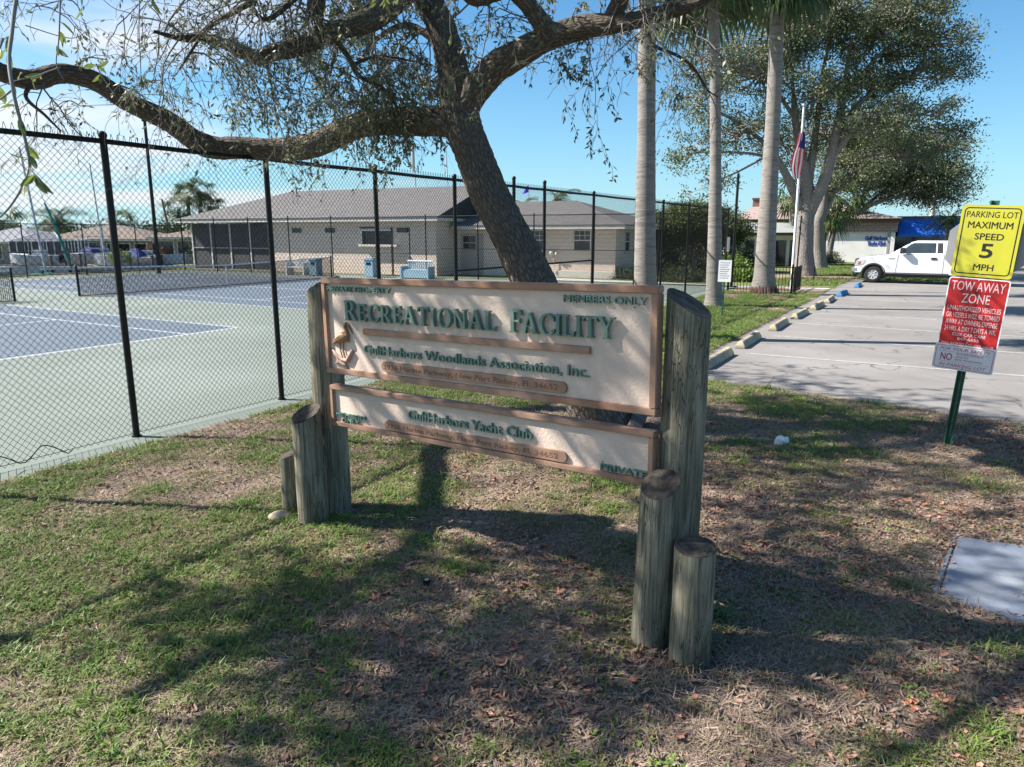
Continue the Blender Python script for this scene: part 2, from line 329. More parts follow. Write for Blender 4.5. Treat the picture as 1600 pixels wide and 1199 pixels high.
# end fence, to the left behind the courts
f2=thing('chain_link_fence','black chain-link fence across the far end of the courts in front of the grey-roofed clubhouse','fence',(9.1,30.66),math.atan2(p2[1],p2[0]))
fence_run(f2,[.02,2.9,5.9,8.9,11.9,14.9,17.9,20.9,23.9,26.9,29.6,32.3],FH-.12,.03,.0022,px=.1,top=False,railr=.021)
MB().tube([(.05,.0,1.5),(14,.0,1.5)],.014,6).build('mid_rail',M_black,f2)
f3=thing('chain_link_fence','black chain-link fence on the far left side of the courts before the houses','fence',(-20.15,44.34),math.atan2(-dv[1],-dv[0]))
fence_run(f3,[0.04]+[3.0*i for i in range(1,9)],FH-.5,.03,.0022,px=.1,top=False,railr=.021)
MB().tube([(.05,.0,1.3),(24,.0,1.3)],.014,6).build('mid_rail',M_black,f3)
# pedestrian gate in the end fence
g=thing('chain_link_gate','narrow black chain-link gate frame in the end fence near the clubhouse door','gate',tuple(B0+p2*16.9-d2*.12)+(0,),math.atan2(p2[1],p2[0]))
for nm,x0,x1,z1 in (('gate_leaf',-1.1,-.05,2.55),('gate_leaf',.02,.95,2.55)):
    m=MB()
    for a,b in (((x0,z1),(x1,z1)),((x0,.1),(x1,.1)),((x0,1.25),(x1,1.25))): m.tube([(a[0],0,a[1]),(b[0],0,b[1])],.024,8)
    for x in (x0,x1): m.tube([(x,0,.08),(x,0,z1+.02)],.026,8)
    m.build(nm,M_black,g,smooth=True)
# nets
M_net=mat('net_black',(.012,.012,.014),.8); M_band=mat('net_band',(.62,.63,.64),.8)
def net(s_right,label,L_=12.8):
    o=thing('tennis_net',label,'tennis net',T(s_right,6.9+11.885+.35),CROT+PI/2)   # local x = away along fence
    for x in (0,L_):
        MB().tube([(x,0,0),(x,0,1.09)],.04,12).ball((x,0,1.1),.045).build('post',M_black,o,smooth=True)
    xs=np.linspace(0,L_,41); zt=lambda x: 1.07-.156*(1-abs(2*x/L_-1))
    MB().add([(x,yy,zt(x)+dz) for x in xs for yy,dz in ((-.006,-.055),(-.006,0),(.006,0),(.006,-.055))],[(4*i+k,4*i+4+k,4*i+4+(k+1)%4,4*i+(k+1)%4) for i in range(40) for k in range(4)]).build('headband',M_band,o)
    m=MB()
    for x in np.arange(.05,L_,.06): m.tube([(x,0,.03),(x,0,zt(x)-.05)],.009,3,cap=False)
    for k in range(22): m.tube([(x,.003,(.03+(zt(x)-.08)*k/21)) for x in xs[::4]],.008 if k else .02,3,cap=False)
    m.build('net_mesh',M_net,o,fixn=False)['kind']='stuff'
    MB().box(L_/2-.025,L_/2+.025,-.012,.012,0,zt(L_/2)+.004).build('center_strap',M_band,o)
net(17.41,'black tennis net with white headband across the far court')
net(17.41+2.15+12.8,'black tennis net of the near court, only its right post in the frame at left')
# ------------------------------------------------------------------ buildings
def at(u,v,Y):
    x=(u-800)/F; z=-(v-599.5)/F; r=Vector((x,math.cos(PITCH)+z*math.sin(PITCH),-math.sin(PITCH)+z*math.cos(PITCH)))
    return Vector((0,0,H))+r*(Y/r.y)
def gr(u,v,z=0):
    x=(u-800)/F; q=-(v-599.5)/F; r=Vector((x,math.cos(PITCH)+q*math.sin(PITCH),-math.sin(PITCH)+q*math.cos(PITCH)))
    return Vector((0,0,H))+r*((z-H)/r.z)
def block_wall_mat(name,c1,c2,bw=.4,bh=.2,mort=.012,cm=None,rough=.85,bump=.5):
    m=bpy.data.materials.new(name); m.use_nodes=True; t=m.node_tree; L=t.links; N=t.nodes.new; b=t.nodes['Principled BSDF']; b.inputs['Roughness'].default_value=rough
    tcn=N('ShaderNodeTexCoord'); sp=N('ShaderNodeSeparateXYZ'); L.new(tcn.outputs['Object'],sp.inputs[0])
    a=N('ShaderNodeMath'); a.operation='ADD'; L.new(sp.outputs[0],a.inputs[0]); L.new(sp.outputs[1],a.inputs[1])
    cb=N('ShaderNodeCombineXYZ'); L.new(a.outputs[0],cb.inputs[0]); L.new(sp.outputs[2],cb.inputs[1])
    br=N('ShaderNodeTexBrick'); L.new(cb.outputs[0],br.inputs['Vector']); br.inputs['Scale'].default_value=1; br.inputs['Brick Width'].default_value=bw; br.inputs['Row Height'].default_value=bh
    br.inputs['Mortar Size'].default_value=mort; br.inputs['Color1'].default_value=(*c1,1); br.inputs['Color2'].default_value=(*c2,1); br.inputs['Mortar'].default_value=(*(cm or [x*.72 for x in c1]),1)
    L.new(br.outputs['Color'],b.inputs['Base Color']); bp=N('ShaderNodeBump'); bp.invert=True; bp.inputs['Strength'].default_value=bump; bp.inputs['Distance'].default_value=.01
    L.new(br.outputs['Fac'],bp.inputs['Height']); L.new(bp.outputs[0],b.inputs['Normal']); MATS[name]=m; return m
M_wall=block_wall_mat('cream_block',(.72,.585,.495),(.76,.625,.535))
M_shingle=block_wall_mat('grey_shingle',(.105,.10,.099),(.14,.132,.128),.33,.05,.004,(.10,.095,.095),.95)
M_pink=block_wall_mat('pink_shingle',(.29,.215,.195),(.34,.26,.235),.4,.07,.006,(.27,.20,.18),.95)
M_tan=block_wall_mat('tan_shingle',(.155,.125,.105),(.20,.16,.135),.4,.08,.006,(.25,.2,.17),.95)
M_trim=mat('white_trim',(.68,.65,.60),.7,(.58,.55,.50),3)
M_white=mat('white_paint',(.78,.77,.76),.7,(.70,.69,.68),1.5)
M_dark=mat('dark_glass',(.012,.013,.016),.08,spec=.7)
M_glass=mat('window_glass',(.05,.055,.065),.1,(.02,.022,.028),.8,spec=.8)
M_screen=mat('porch_screen',(.045,.045,.052),.85,(.07,.07,.078),3.0,lo=.3,hi=.7)
M_brown=mat('brown_fascia',(.10,.065,.05),.8)
M_grey=mat('grey_paint',(.33,.33,.34),.7)
M_bluep=mat('light_blue_plastic',(.23,.36,.44),.45,(.28,.41,.48),5)
def roof(root,x0,x1,y0,y1,ze,zr,hipL,hipR,mshingle,mtrim,fas=.16,name='roof'):
    ym=(y0+y1)/2; a=x0+(hipL or 0); b=x1-(hipR or 0)
    V=[(x0,y0,ze),(x1,y0,ze),(x1,y1,ze),(x0,y1,ze),(a,ym,zr),(b,ym,zr)]
    V+= [(x,y,z-.05) for x,y,z in V]
    Fs=[(0,1,5,4),(2,3,4,5),(1,2,5),(3,0,4),(6,10,11,7),(8,11,10,9),(7,11,8),(9,10,6),(0,6,7,1),(1,7,8,2),(2,8,9,3),(3,9,6,0)]
    r=MB().add(V,Fs).build(name,mshingle,root)
    m=MB(); e=.03
    m.box(x0+e,x1-e,y0+e,y0+e+.03,ze-.05-fas,ze-.052); m.box(x0+e,x1-e,y1-e-.03,y1-e,ze-.05-fas,ze-.052)
    m.box(x0+e,x0+e+.03,y0+e+.031,y1-e-.031,ze-.05-fas,ze-.052); m.box(x1-e-.03,x1-e,y0+e+.031,y1-e-.031,ze-.05-fas,ze-.052)
    m.build('fascia',mtrim,r)
    m=MB(); m.box(x0+.07,x1-.07,y0+.07,y1-.07,ze-.19,ze-.175).build('soffit',mtrim,r)
    return r
def window(root,x0,x1,z0,z1,y,muntins=True,frame=M_trim,glass=M_glass,face='y'):
    def bx(m,a,b,c,d,e,f):
        if face=='y': return m.box(a,b,c,d,e,f)
        return m.box(y-(c-y)-(d-c),y-(c-y),a,b,e,f) if False else m.box(2*y-d,2*y-c,a,b,e,f)
    wd=MB(); fw=.055
    bx(wd,x0-fw,x1+fw,y-.035,y+.02,z0-fw,z0); bx(wd,x0-fw,x1+fw,y-.035,y+.02,z1,z1+fw); bx(wd,x0-fw,x0,y-.035,y+.02,z0,z1); bx(wd,x1,x1+fw,y-.035,y+.02,z0,z1)
    zm=(z0+z1)/2; bx(wd,x0,x1,y-.02,y+.01,zm-.025,zm+.025)
    if muntins:
        for k in (1,2): xx=x0+(x1-x0)*k/3; bx(wd,xx-.012,xx+.012,y-.015,y+.01,zm+.025,z1)
        bx(wd,x0,x1,y-.0148,y+.01,(zm+z1)/2-.012,(zm+z1)/2+.012)
    w_=wd.build('window',frame,root)
    for a,b in ((z0,zm-.026),(zm+.026,z1)): bx(MB(),x0+.001,x1-.001,y-.006,y-.002,a,b).build('pane',glass,w_)
    bx(MB(),x0-.09,x1+.09,y-.075,y-.002,z0-fw-.05,z0-fw-.002).build('sill',frame,w_)
    return w_
cl=thing('clubhouse','cream block clubhouse with long grey shingled roof and dark screened porch behind the tennis courts','building',(float(B0[0]),float(B0[1]),0),BROT)
MB().box(-26.6,-15.2,1.5,11.5,0,2.9).build('wall',M_wall,cl)
# porch: floor, rear wall, screens between posts
MB().box(-33.2,-26.61,1.5,11.5,0,.08).build('porch_floor',M_conc,cl)
for k,(a,b) in enumerate(zip(np.linspace(-33.2,-26.7,5)[:-1],np.linspace(-33.2,-26.7,5)[1:])):
    MB().box(a+.05,b-.05,1.55,1.57,.1,2.82).build('screen_panel',M_screen,cl)
    m=MB().box(a-.04,a+.05,1.5,1.62,.08,2.88); m.build('porch_post',M_trim,cl)
MB().box(-33.15,-26.65,1.49,1.548,1.33,1.39).build('porch_rail',M_grey,cl)
MB().box(-33.2,-33.14,1.63,11.4,.08,2.85).build('screen_panel',M_screen,cl)
roof(cl,-33.9,-14.7,.85,12.1,3.1,4.98,4.7,0,M_shingle,M_trim)
MB().prism([(1.5,2.9),(11.5,2.9),(6.5,4.7)],-15.25,-15.2,axis='x').build('gable',M_wall,cl)
for a,b in ((-24.98,-24.24),(-22.53,-21.82)):
    w_=MB().box(a-.05,b+.05,1.46,1.51,2.24,2.28).box(a-.05,b+.05,1.46,1.51,2.55,2.59).box(a-.05,a,1.46,1.51,2.28,2.55).box(b,b+.05,1.46,1.51,2.28,2.55).build('window',M_trim,cl)
    MB().box(a,b,1.49,1.497,2.28,2.55).build('pane',M_dark,w_)
for a,b in ((-19.95,-19.03),(-18.82,-17.97)):
    w_=MB().box(a-.07,a,1.42,1.51,1.66,2.45).box(b,b+.07,1.42,1.51,1.66,2.45).box(a,b,1.42,1.51,2.38,2.45).build('service_window',M_white,cl)
    MB().box(a+.001,b-.001,1.47,1.49,1.66,2.379).build('pane',M_dark,w_)
MB().box(-20.05,-17.5,1.18,1.5,1.54,1.65).build('counter',M_trim,cl)
MB().box(-17.64,-16.91,1.46,1.499,2.3,2.55).build('plaque',M_dark,cl)
MB().box(-20.1,-19.0,1.47,1.5,2.52,2.6).build('header',M_brown,cl)
# wing
wg=thing('clubhouse_wing','lower cream wing with grey hip roof and white sash windows, right of the leaning trunk','building',(float(B0[0]),float(B0[1]),0),BROT)
MB().box(-15.15,-5.9,3.4,12.4,0,2.5).build('wall',M_wall,wg)
MB().box(-15.19,-5.86,3.36,12.4,0,.34).build('base_course',M_trim,wg)
roof(wg,-15.0,-5.25,2.75,13.0,2.68,4.08,0,4.4,M_shingle,M_trim)
window(wg,-8.10,-7.25,1.42,2.38,3.395); window(wg,-10.6,-9.75,1.42,2.38,3.395)
window(wg,5.0,5.8,1.35,2.3,-5.895,face='x'); 
dr=MB().box(-14.72,-13.36,3.33,3.40,.02,2.22).build('door',mat('door_paint',(.42,.37,.33),.7),wg)
MB().box(-14.55,-13.8,3.315,3.329,1.39,2.1).build('pane',M_dark,dr); MB().box(-14.60,-13.75,3.30,3.329,1.73,1.76).build('frame',M_trim,dr)
MB().box(-13.98,-13.9,3.24,3.33,1.0,1.04).build('handle',M_grey,dr)
MB().tube([(-9.2,3.3,.3),(-9.2,3.3,1.15)],.02,6).build('pipe',M_trim,wg)
MB().ball((-9.3,3.25,1.25),.13,8,6).ball((-9.02,3.25,1.22),.1,8,6).build('vent_cap',M_trim,wg)
MB().tube([(-14,6,3.55),(-14,6,3.9)],.05,8).build('vent_pipe',M_grey,wg)
# blue-grey bin, cabinet and bench inside the end fence
def bpt(t2,s2): q=B0+p2*t2-d2*s2; return (float(q[0]),float(q[1]),0)
def bin_(name,label,t2,s2,w_,h):
    o=thing(name,label,'bin',bpt(t2,s2),BROT)
    MB().box(-w_/2,w_/2,-w_/2,w_/2,.03,h-.12).build('body',M_bluep,o,bevel=.015); MB().box(-w_/2-.03,w_/2+.03,-w_/2-.03,w_/2+.03,h-.12,h-.04).box(-w_/2+.05,w_/2-.05,-w_/2+.05,w_/2-.05,h-.04,h).build('lid',M_bluep,o,bevel=.015)
    MB().box(-w_/4,w_/4,-w_/2-.012,-w_/2-.001,h-.36,h-.22).build('slot',M_dark,o)
bin_('waste_bin','blue-grey square bin by the end fence between net post and gate',17.85,.65,.55,1.0)
bin_('waste_bin','dark teal bin with white markings just right of the far net post',21.5,.7,.5,.95)
b_=thing('park_bench','light blue plastic bench with slatted back inside the end fence','bench',bpt(15.0,.7),BROT)
MB().box(-.75,.75,-.28,.25,.40,.46).build('seat',M_bluep,b_,bevel=.01)
MB().box(-.75,.75,-.30,-.26,.05,.399).build('front_panel',M_bluep,b_)
for x in (-.79,.79): MB().box(x-.05,x+.05,-.33,.3,0,.62).build('arm_rest',M_bluep,b_,bevel=.015)
for i in range(12): MB().box(-.70+i*.122,-.64+i*.122,.24,.28,.465,.84).build('slat',M_white if i%1 else M_bluep,b_)
MB().box(-.78,.78,.22,.30,.841,.92).build('top_rail',M_white,b_,bevel=.02)
b2=thing('park_bench','white and blue bench half hidden behind the far net post','bench',bpt(22.7,.75),BROT)
MB().box(-.6,.6,-.28,.25,.40,.46).build('seat',M_white,b2,bevel=.01)
for x in (-.6,.6): MB().box(x-.04,x+.04,-.3,.28,0,.7).build('arm_rest',M_white,b2)
for i in range(3): MB().box(-.56,.56,.22,.26,.5+.14*i,.6+.14*i).build('slat',M_white,b2)
# ------------------------------------------------------------------ yacht club
yc=thing('yacht_club','low white building with pink shingled roof, blue wall lettering and blue awning beyond the oaks','building',(18.2,61.5,0),R(-25))
def ux(u,v=380):
    q=at(u,v,50); dx,dy=q.x,q.y; c_,s_=math.cos(R(-25)),math.sin(R(-25))   # where the sight line of column u meets the front wall
    det=dx*s_-dy*c_; return (18.2*dy-61.5*dx)/det
MB().box(2.0,ux(1397),.0,16,0,2.35).build('wall',M_white,yc)
MB().box(2.0,ux(1400),-.16,16,2.36,3.1).build('stone_band',block_wall_mat('pink_stone',(.36,.25,.22),(.44,.32,.28),.55,.19,.02,(.2,.14,.12),.95),yc)
MB().box(1.0,ux(1404),-.5,16.4,3.1,3.36).build('fascia',M_brown,yc)
x1=ux(1406)
MB().add([(0.5,-.6,3.37),(x1,-.6,3.37),(x1,17,3.37),(.5,17,3.37),(2.0,8,5.3),(x1-7.5,8,5.3)],[(0,1,5,4),(1,2,5),(2,3,4,5),(3,0,4),(0,3,2,1)]).build('roof',M_pink,yc)
for u,wd in ((1167,.6),(1233,.9)):
    MB().box(ux(u)-wd/2,ux(u)+wd/2,4.6,5.4,4.0,5.15).build('roof_vent',mat('vent_brown',(.22,.11,.09),.8),yc)
    MB().box(ux(u)-wd/2-.06,ux(u)+wd/2+.06,4.5,5.5,5.16,5.3).build('vent_cap',M_brown,yc)
# entry with awning
MB().box(ux(1397)+.01,ux(1500),3.0,14,0,3.0).build('wall',M_dark,yc); MB().box(ux(1400),ux(1500),1.4,14,3.37,3.55).build('fascia',M_brown,yc)
M_awn=mat('awning_blue',(.012,.12,.55),.7,(.015,.14,.62),4)
MB().add([(ux(1402),.0,2.15),(ux(1500),.0,2.15),(ux(1500),1.4,3.36),(ux(1402),1.4,3.36),(ux(1402),.05,1.98),(ux(1500),.05,1.98),(ux(1500),1.4,1.98),(ux(1402),1.4,1.98)],[(0,1,2,3),(0,4,5,1),(0,3,7,4),(1,5,6,2)]).build('awning',M_awn,yc,fixn=False)
MB().box(ux(1391),ux(1397)+.02,-.12,-.001,0,2.3).build('door_frame',M_white,yc); MB().box(ux(1386),ux(1389),-.1,-.001,0,2.3).build('downpipe',M_grey,yc)
# low grey canopy building to the left of it
lc=thing('service_building','low grey-roofed building with white walls and dark door openings behind the palms','building',(14.5,50,0),R(-3))
def lx(u): return at(u,380,50).x-14.5
MB().box(lx(1138),lx(1262),1.0,5.5,0,2.1).build('wall',M_white,lc)
MB().add([(lx(1120),0,2.3),(lx(1268),0,2.3),(lx(1268),6,2.3),(lx(1120),6,2.3),(lx(1140),3,3.0),(lx(1262),3,3.0)],[(0,1,5,4),(1,2,5),(2,3,4,5),(3,0,4)]).build('roof',mat('grey_metal',(.3,.32,.31),.6),lc)
MB().box(lx(1120),lx(1268),0.02,.08,2.1,2.29).build('fascia',M_brown,lc)
for a,b in ((1170,1184),(1213,1234),(1240,1256)): MB().box(lx(a),lx(b),.93,.998,0,1.75).build('door',M_dark,lc)
# ------------------------------------------------------------------ far side of the canal
M_water=mat('canal_water',(.03,.05,.055),.08,(.05,.07,.075),2,bump=.3,bscale=3,coord='World')
sheet('canal_water',[(-700,-60),(-60,-60),T(60,34.2)[:2],T(2.2,34.2)[:2],(-23.0,47.5),(-20,60),(-20,69),(-700,69)],-1.75,M_water)
sheet('far_bank',[(-700,66),(-20.5,66),(-20.5,1600),(-700,1600)],-1.02,M_lawnfar)
sw=thing('seawall','pale concrete seawall along the far bank of the canal','wall',(-60,65.8,0)); MB().box(-60,40,0,.3,-1.8,-.86).build('face',M_conc,sw)
sw2=thing('seawall','dark concrete seawall edge behind the far left court fence','wall',(-23,47.5,0),math.atan2(-dv[1],-dv[0])); MB().box(-2,60,-.3,0,-1.8,-.05).build('face',mat('old_concrete',(.2,.19,.17),.9,(.12,.11,.10),2),sw2)
def house(label,u0,u1,Y,vE,vR,vB,mroof,mwall,wins,hl=4,hr=4,dep=10,flip=False):
    a=at(u0,vB,Y); b=at(u1,vB,Y); ze=at(u0,vE,Y).z; zr=at(u0,vR,Y+dep/2).z; W_=b.x-a.x
    h=thing('house',label,'house',(a.x,Y,-1.02)); z0=0; ze+=1.02; zr+=1.02
    MB().box(.5,W_-.5,.6,dep,0,ze-.1).build('wall',mwall,h)
    roof(h,0,W_,0,dep+.6,ze,zr,hl,hr,mroof,M_trim,name='roof')
    for k,(wa,wb,za,zb) in enumerate(wins):
        xa,xb=W_*wa,W_*wb
        f_=MB().box(xa-.08,xb+.08,.53,.598,za*ze-.08,zb*ze+.08).build('window',M_white,h); MB().box(xa,xb,.50,.529,za*ze,zb*ze).build('pane',M_dark,f_)
    return h
M_hw=mat('house_wall',(.25,.235,.22),.8,(.32,.30,.28),.8); M_hw2=mat('house_wall_tan',(.24,.20,.17),.8)
house('pale grey house with low grey roof at the far left edge, red flowers in front',-80,52,76,378,356,411,mat('pale_roof',(.22,.23,.25),.9),M_hw,[(.1,.3,.25,.8),(.45,.6,.25,.8),(.7,.9,.05,.8)])
house('tan-roofed house behind the white boats across the canal',62,236,80,374,351,411,M_tan,M_hw2,[(.1,.22,.1,.85),(.28,.5,.25,.85),(.6,.8,.25,.8),(.85,.95,.1,.8)],5,6)
house('brownish low house with a long window row left of the clubhouse porch',232,322,78,371,354,412,M_tan,M_hw,[(.08,.42,.35,.85),(.5,.9,.35,.85)],5,1)
# pool cages
def cage(label,u0,u1,Y,vT,vB,vP):
    a=at(u0,vB,Y); b=at(u1,vB,Y); W_=b.x-a.x; zt=at(u0,vT,Y).z+1.02; zp=at(u0,vP,Y+2).z+1.02
    o=thing('pool_cage',label,'screen enclosure',(a.x,Y,-1.02)); fr=MB()
    n=7
    for i in range(n+1): x=W_*i/n; fr.box(x-.04,x+.04,-.04,.04,0,zt)
    for z in (.9,zt): fr.box(0,W_,-.03,.03,z-.04,z+.04)
    fr.tube([(0,0,zt),(W_*.35,2,zp),(W_*.65,2,zp),(W_,0,zt)],.05,4); 
    fr.build('frame',M_white,o)
    MB().box(0.05,W_-.05,.05,.07,.02,zt-.03).build('screen_wall',mat('cage_screen',(.05,.05,.075),.9,(.085,.085,.11),1.0),o)
    MB().add([(0,0.03,zt+.02),(W_,.03,zt+.02),(W_*.65,2,zp),(W_*.35,2,zp)],[(0,1,2,3)]).build('screen_roof',mat('cage_screen_top',(.11,.11,.145),.9),o)
cage('blue-grey screened pool cage with white frame across the canal',18,100,73,377,411,363)
cage('flat screened enclosure with white posts beside the tan-roofed house',100,135,73.5,376,410,374)
# ------------------------------------------------------------------ boats and docks across the canal
M_hull=mat('boat_white',(.50,.50,.52),.4); M_bluec=mat('blue_canvas',(.012,.03,.17),.8); M_teal=mat('teal_canvas',(.0,.16,.11),.7); M_rust=mat('red_trim',(.45,.04,.03),.6)
M_alu=mat('aluminium',(.45,.46,.48),.35,metal=.6); M_wood=mat('dock_wood',(.16,.13,.11),.9,(.10,.08,.07),4)
def hull(o,L_,W_,h,m,z0=0,name='hull'):
    n=9; vs=[];fs=[]
    for i in range(n):
        t=i/(n-1); w_=W_/2*(1-(max(0,t-.45)/.55)**2.2)+.01; sh=h*(1+.25*t*t); k=.55*w_
        x=L_*t
        vs+=[(x,-w_,z0+sh),(x,-k*1.1,z0+.25*h+.3*h*max(0,t-.7)),(x,0,z0+.45*h*max(0,t-.6)*1.6),(x,k*1.1,z0+.25*h+.3*h*max(0,t-.7)),(x,w_,z0+sh)]
    for i in range(n-1):
        for k in range(4): a=i*5+k; fs.append((a,a+1,a+6,a+5))
        fs.append((i*5+4,i*5,i*5+5,i*5+9))
    fs.append((0,1,2,3,4))
    b=MB().add(vs,fs).build(name,m,o,smooth=True); return b
def motorboat(label,u,v,Y,L_,flip,cover=None,canopy=True,lift=True):
    p=at(u,v,Y); o=thing('motorboat',label,'boat',(p.x,Y,p.z),PI if flip else 0)
    hull(o,L_,2.1,.95,M_hull)
    MB().box(L_*.30,L_*.5,-.5,.5,.9,1.45).build('console',M_hull,o,bevel=.04)
    MB().add([(L_*.45,-.55,1.4),(L_*.58,-.5,1.0),(L_*.58,.5,1.0),(L_*.45,.55,1.4)],[(0,1,2,3)]).build('windscreen',M_glass,o)
    MB().box(-.45,-.02,-.22,.22,.3,1.35).build('outboard_motor',M_dark,o,bevel=.05)
    if canopy:
        for x in (L_*.2,L_*.5):
            for y in (-.8,.8): MB().tube([(x,y,.9),(x,y*.9,2.4)],.03,6).build('canopy_post',M_alu,o)
        MB().box(L_*.14,L_*.56,-.85,.85,2.4,2.47).build('canopy_top',M_hull,o,bevel=.02)
    if cover: MB().add([(L_*.18,-1.0,1.0),(L_*.50,-1.0,1.0),(L_*.50,1.0,1.0),(L_*.18,1.0,1.0),(L_*.28,0,1.7),(L_*.38,0,1.65)],[(0,1,5,4),(1,2,5),(2,3,4,5),(3,0,4)]).build('canvas_cover',cover,o)
    return o
motorboat('white motorboat with blue canvas cover on a lift beyond the left net post',112,413,64,6.4,False,M_bluec)
motorboat('pale motorboat with white canopy frame just left of the blue-covered boat',96,416,66,4.6,True,None)
motorboat('grey-white boat with rows of gear right of the big fence post',186,417,64,6.0,False,None,False)
motorboat('low boat with dark blue side cover right of the big fence post',246,419,63,5.5,True,M_bluec,False)
# dinghy under dark cover at far left near the red flowers
p=at(3,434,47); dg=thing('dinghy','overturned white dinghy with dark edge at the left frame edge','boat',(p.x,47,p.z+.2)); hull(dg,2.6,1.1,.5,M_hull); MB().box(.1,2.0,-.4,.4,.56,.62).build('seat',M_dark,dg)
# sailboat: white mast, furled green sail and stay
p=at(70,432,52); sb=thing('sailboat','sailboat with white mast and green furled sail leaning up behind the left fence','boat',(p.x,52,-1.9))
hull(sb,-6.5,2.2,1.3,mat('sail_hull_green',(.02,.20,.14),.4),name='hull')
MB().box(-4.6,-1.6,-.7,.7,1.35,1.75).build('cabin',M_hull,sb,bevel=.06)
def sp(u,v,Y=52): q=at(u,v,Y); return (q.x-p.x,Y-52,q.z+1.9)
MB().tube([sp(72,425),sp(58,362),sp(45,300),sp(30,230)],[.09,.09,.08,.06],8).build('mast',M_hull,sb,smooth=True)
MB().tube([sp(113,423),sp(101,392),sp(88,357),sp(70,318)],[.03,.10,.10,.07],8).build('furled_sail',mat('green_sail',(.0,.22,.16),.6),sb,smooth=True)
MB().tube([sp(70,318),sp(52,268),sp(38,228)],.025,5).build('stay',M_alu,sb)
MB().tube([sp(20,418),sp(68,424)],[.14,.16],8).build('boom_cover',M_teal,sb,smooth=True)
# lift piles and dock railing
for i,(u,vt,vb,Y) in enumerate([(82,400,424,62),(110,394,425,62),(128,397,426,61),(166,352,424,60),(205,398,426,60),(240,400,426,60)]):
    a=at(u,vb,Y); h=at(u,vt,Y).z-a.z; o=thing('dock_pile','dock pile by the boat lifts, '+['left of the pale motorboat','under the blue canvas boat, first','under the blue canvas boat, second','white and tall, just left of the big fence post','behind the low gear boat','rightmost of the row'][i],'pile',(a.x,Y,-1.8))
    MB().tube([(0,0,0),(0,0,h+1.8+a.z+ (0))],.09 if i==3 else .13,8).build('pile',M_hull if i==3 else M_wood,o); MB().ball((0,0,h+1.8+a.z),.15,8,5,(1,1,.5)).build('pile_cap',M_wood,o)
p=at(60,418,60); dk=thing('boat_dock','low wooden dock with pale edge running under the boats','dock',(p.x-6,61,-1.8))
MB().box(0,17,0,1.4,1.15,1.25).build('deck',M_wood,dk); MB().box(0,17,-.06,-.005,1.0,1.27).build('edge_board',M_hull,dk)
for x in np.arange(.5,17,2.7): MB().box(x-.08,x+.08,.1,.26,0,1.14).build('support_post',M_wood,dk)
# utility cabinet and meter box near the right house
p=at(213,428,50)
# masts and slim poles against the sky
def pole(name,label,cat,u0,v0,u1,v1,Y,r0,r1,m,zb=None,group=None):
    a=at(u0,v0,Y); b=at(u1,v1,Y); o=thing(name,label,cat,(a.x,Y,a.z))
    MB().tube([(0,0,0),(b.x-a.x,0,b.z-a.z)],[r0,r1],10).build('pole',m,o,smooth=True); return o,b-a
o,e=pole('sail_mast','thin pale sail mast left of the thick fence post','mast',166,420,140,255,70,.09,.06,M_hull)
MB().tube([(0,-.05,0),(e.x*.99,-.05,e.z*.99)],.012,4).build('stay',M_alu,o)
pole('utility_pole','grey wooden utility pole behind the court light pole','pole',262,352,253,311,95,.15,.12,M_wood)[0]
o,e=pole('sail_mast','white sail mast rising above the clubhouse roof','mast',652,330,645,225,110,.1,.07,M_hull)
MB().tube([(e.x*.96,0,e.z*.98),(e.x*.96,0,e.z*.6)],.22,6).build('furled_sail',mat('grey_canvas',(.3,.28,.27),.9),o); MB().tube([(0,0,0),(2.2,0,2),(e.x,0,e.z)],.02,4).build('stay',M_alu,o)
o,e=pole('sail_mast','sail mast with thin stays just left of the leaning trunk','mast',700,300,697,235,115,.1,.07,M_hull)
MB().tube([(-1.8,0,0),(e.x,0,e.z)],.02,4).build('stay',M_alu,o); MB().tube([(2.4,0,0),(e.x,0,e.z)],.02,4).build('stay',M_alu,o)
# court light pole
a=gr(249,428); lp=thing('court_light_pole','black court light pole between the first two fence posts','light pole',(a.x,a.y,0))
b=at(226,190,a.y); MB().tube([(0,0,0),(b.x-a.x,0,b.z)],[.11,.08],12).build('pole',M_black,lp,smooth=True)
MB().box(-.14,.14,-.17,-.08,1.1,1.7).build('switch_box',M_black,lp); MB().box(b.x-a.x-.12,b.x-a.x+.12,-.1,.1,b.z,b.z+.1).build('pole_cap',M_black,lp)
# court post: tall black post at the fence corner
a=gr(1140,447); b=at(1147,273,a.y-.12); o=thing('light_pole','tall thin black post at the right end corner of the chain-link fence','pole',(a.x+.03,a.y-.15,0))
MB().tube([(0,0,0),(0,0,b.z)],[.06,.055],12).build('pole',M_black,o,smooth=True); MB().ball((0,0,b.z),.06,10,6).build('pole_cap',M_black,o); MB().tube([(.05,0,b.z-.55),(.22,0,b.z-.6)],.015,6).build('bracket',M_black,o)
# small blue flag on a thin mast
a=at(827,321,75); o=thing('flag_pole','small blue flag on a thin mast over the wing roof','flag',(a.x,75,a.z-3)); MB().tube([(0,0,0),(-.05,0,5)],.03,6).build('pole',M_hull,o)
MB().add([(-.05,0,5),(-.3,.1,4.85),(-.75,.2,4.1),(-.5,0,4.15),(-.08,0,4.3)],[(0,1,2,3,4)]).build('flag',mat('blue_flag',(.03,.03,.6),.8),o,fixn=False)
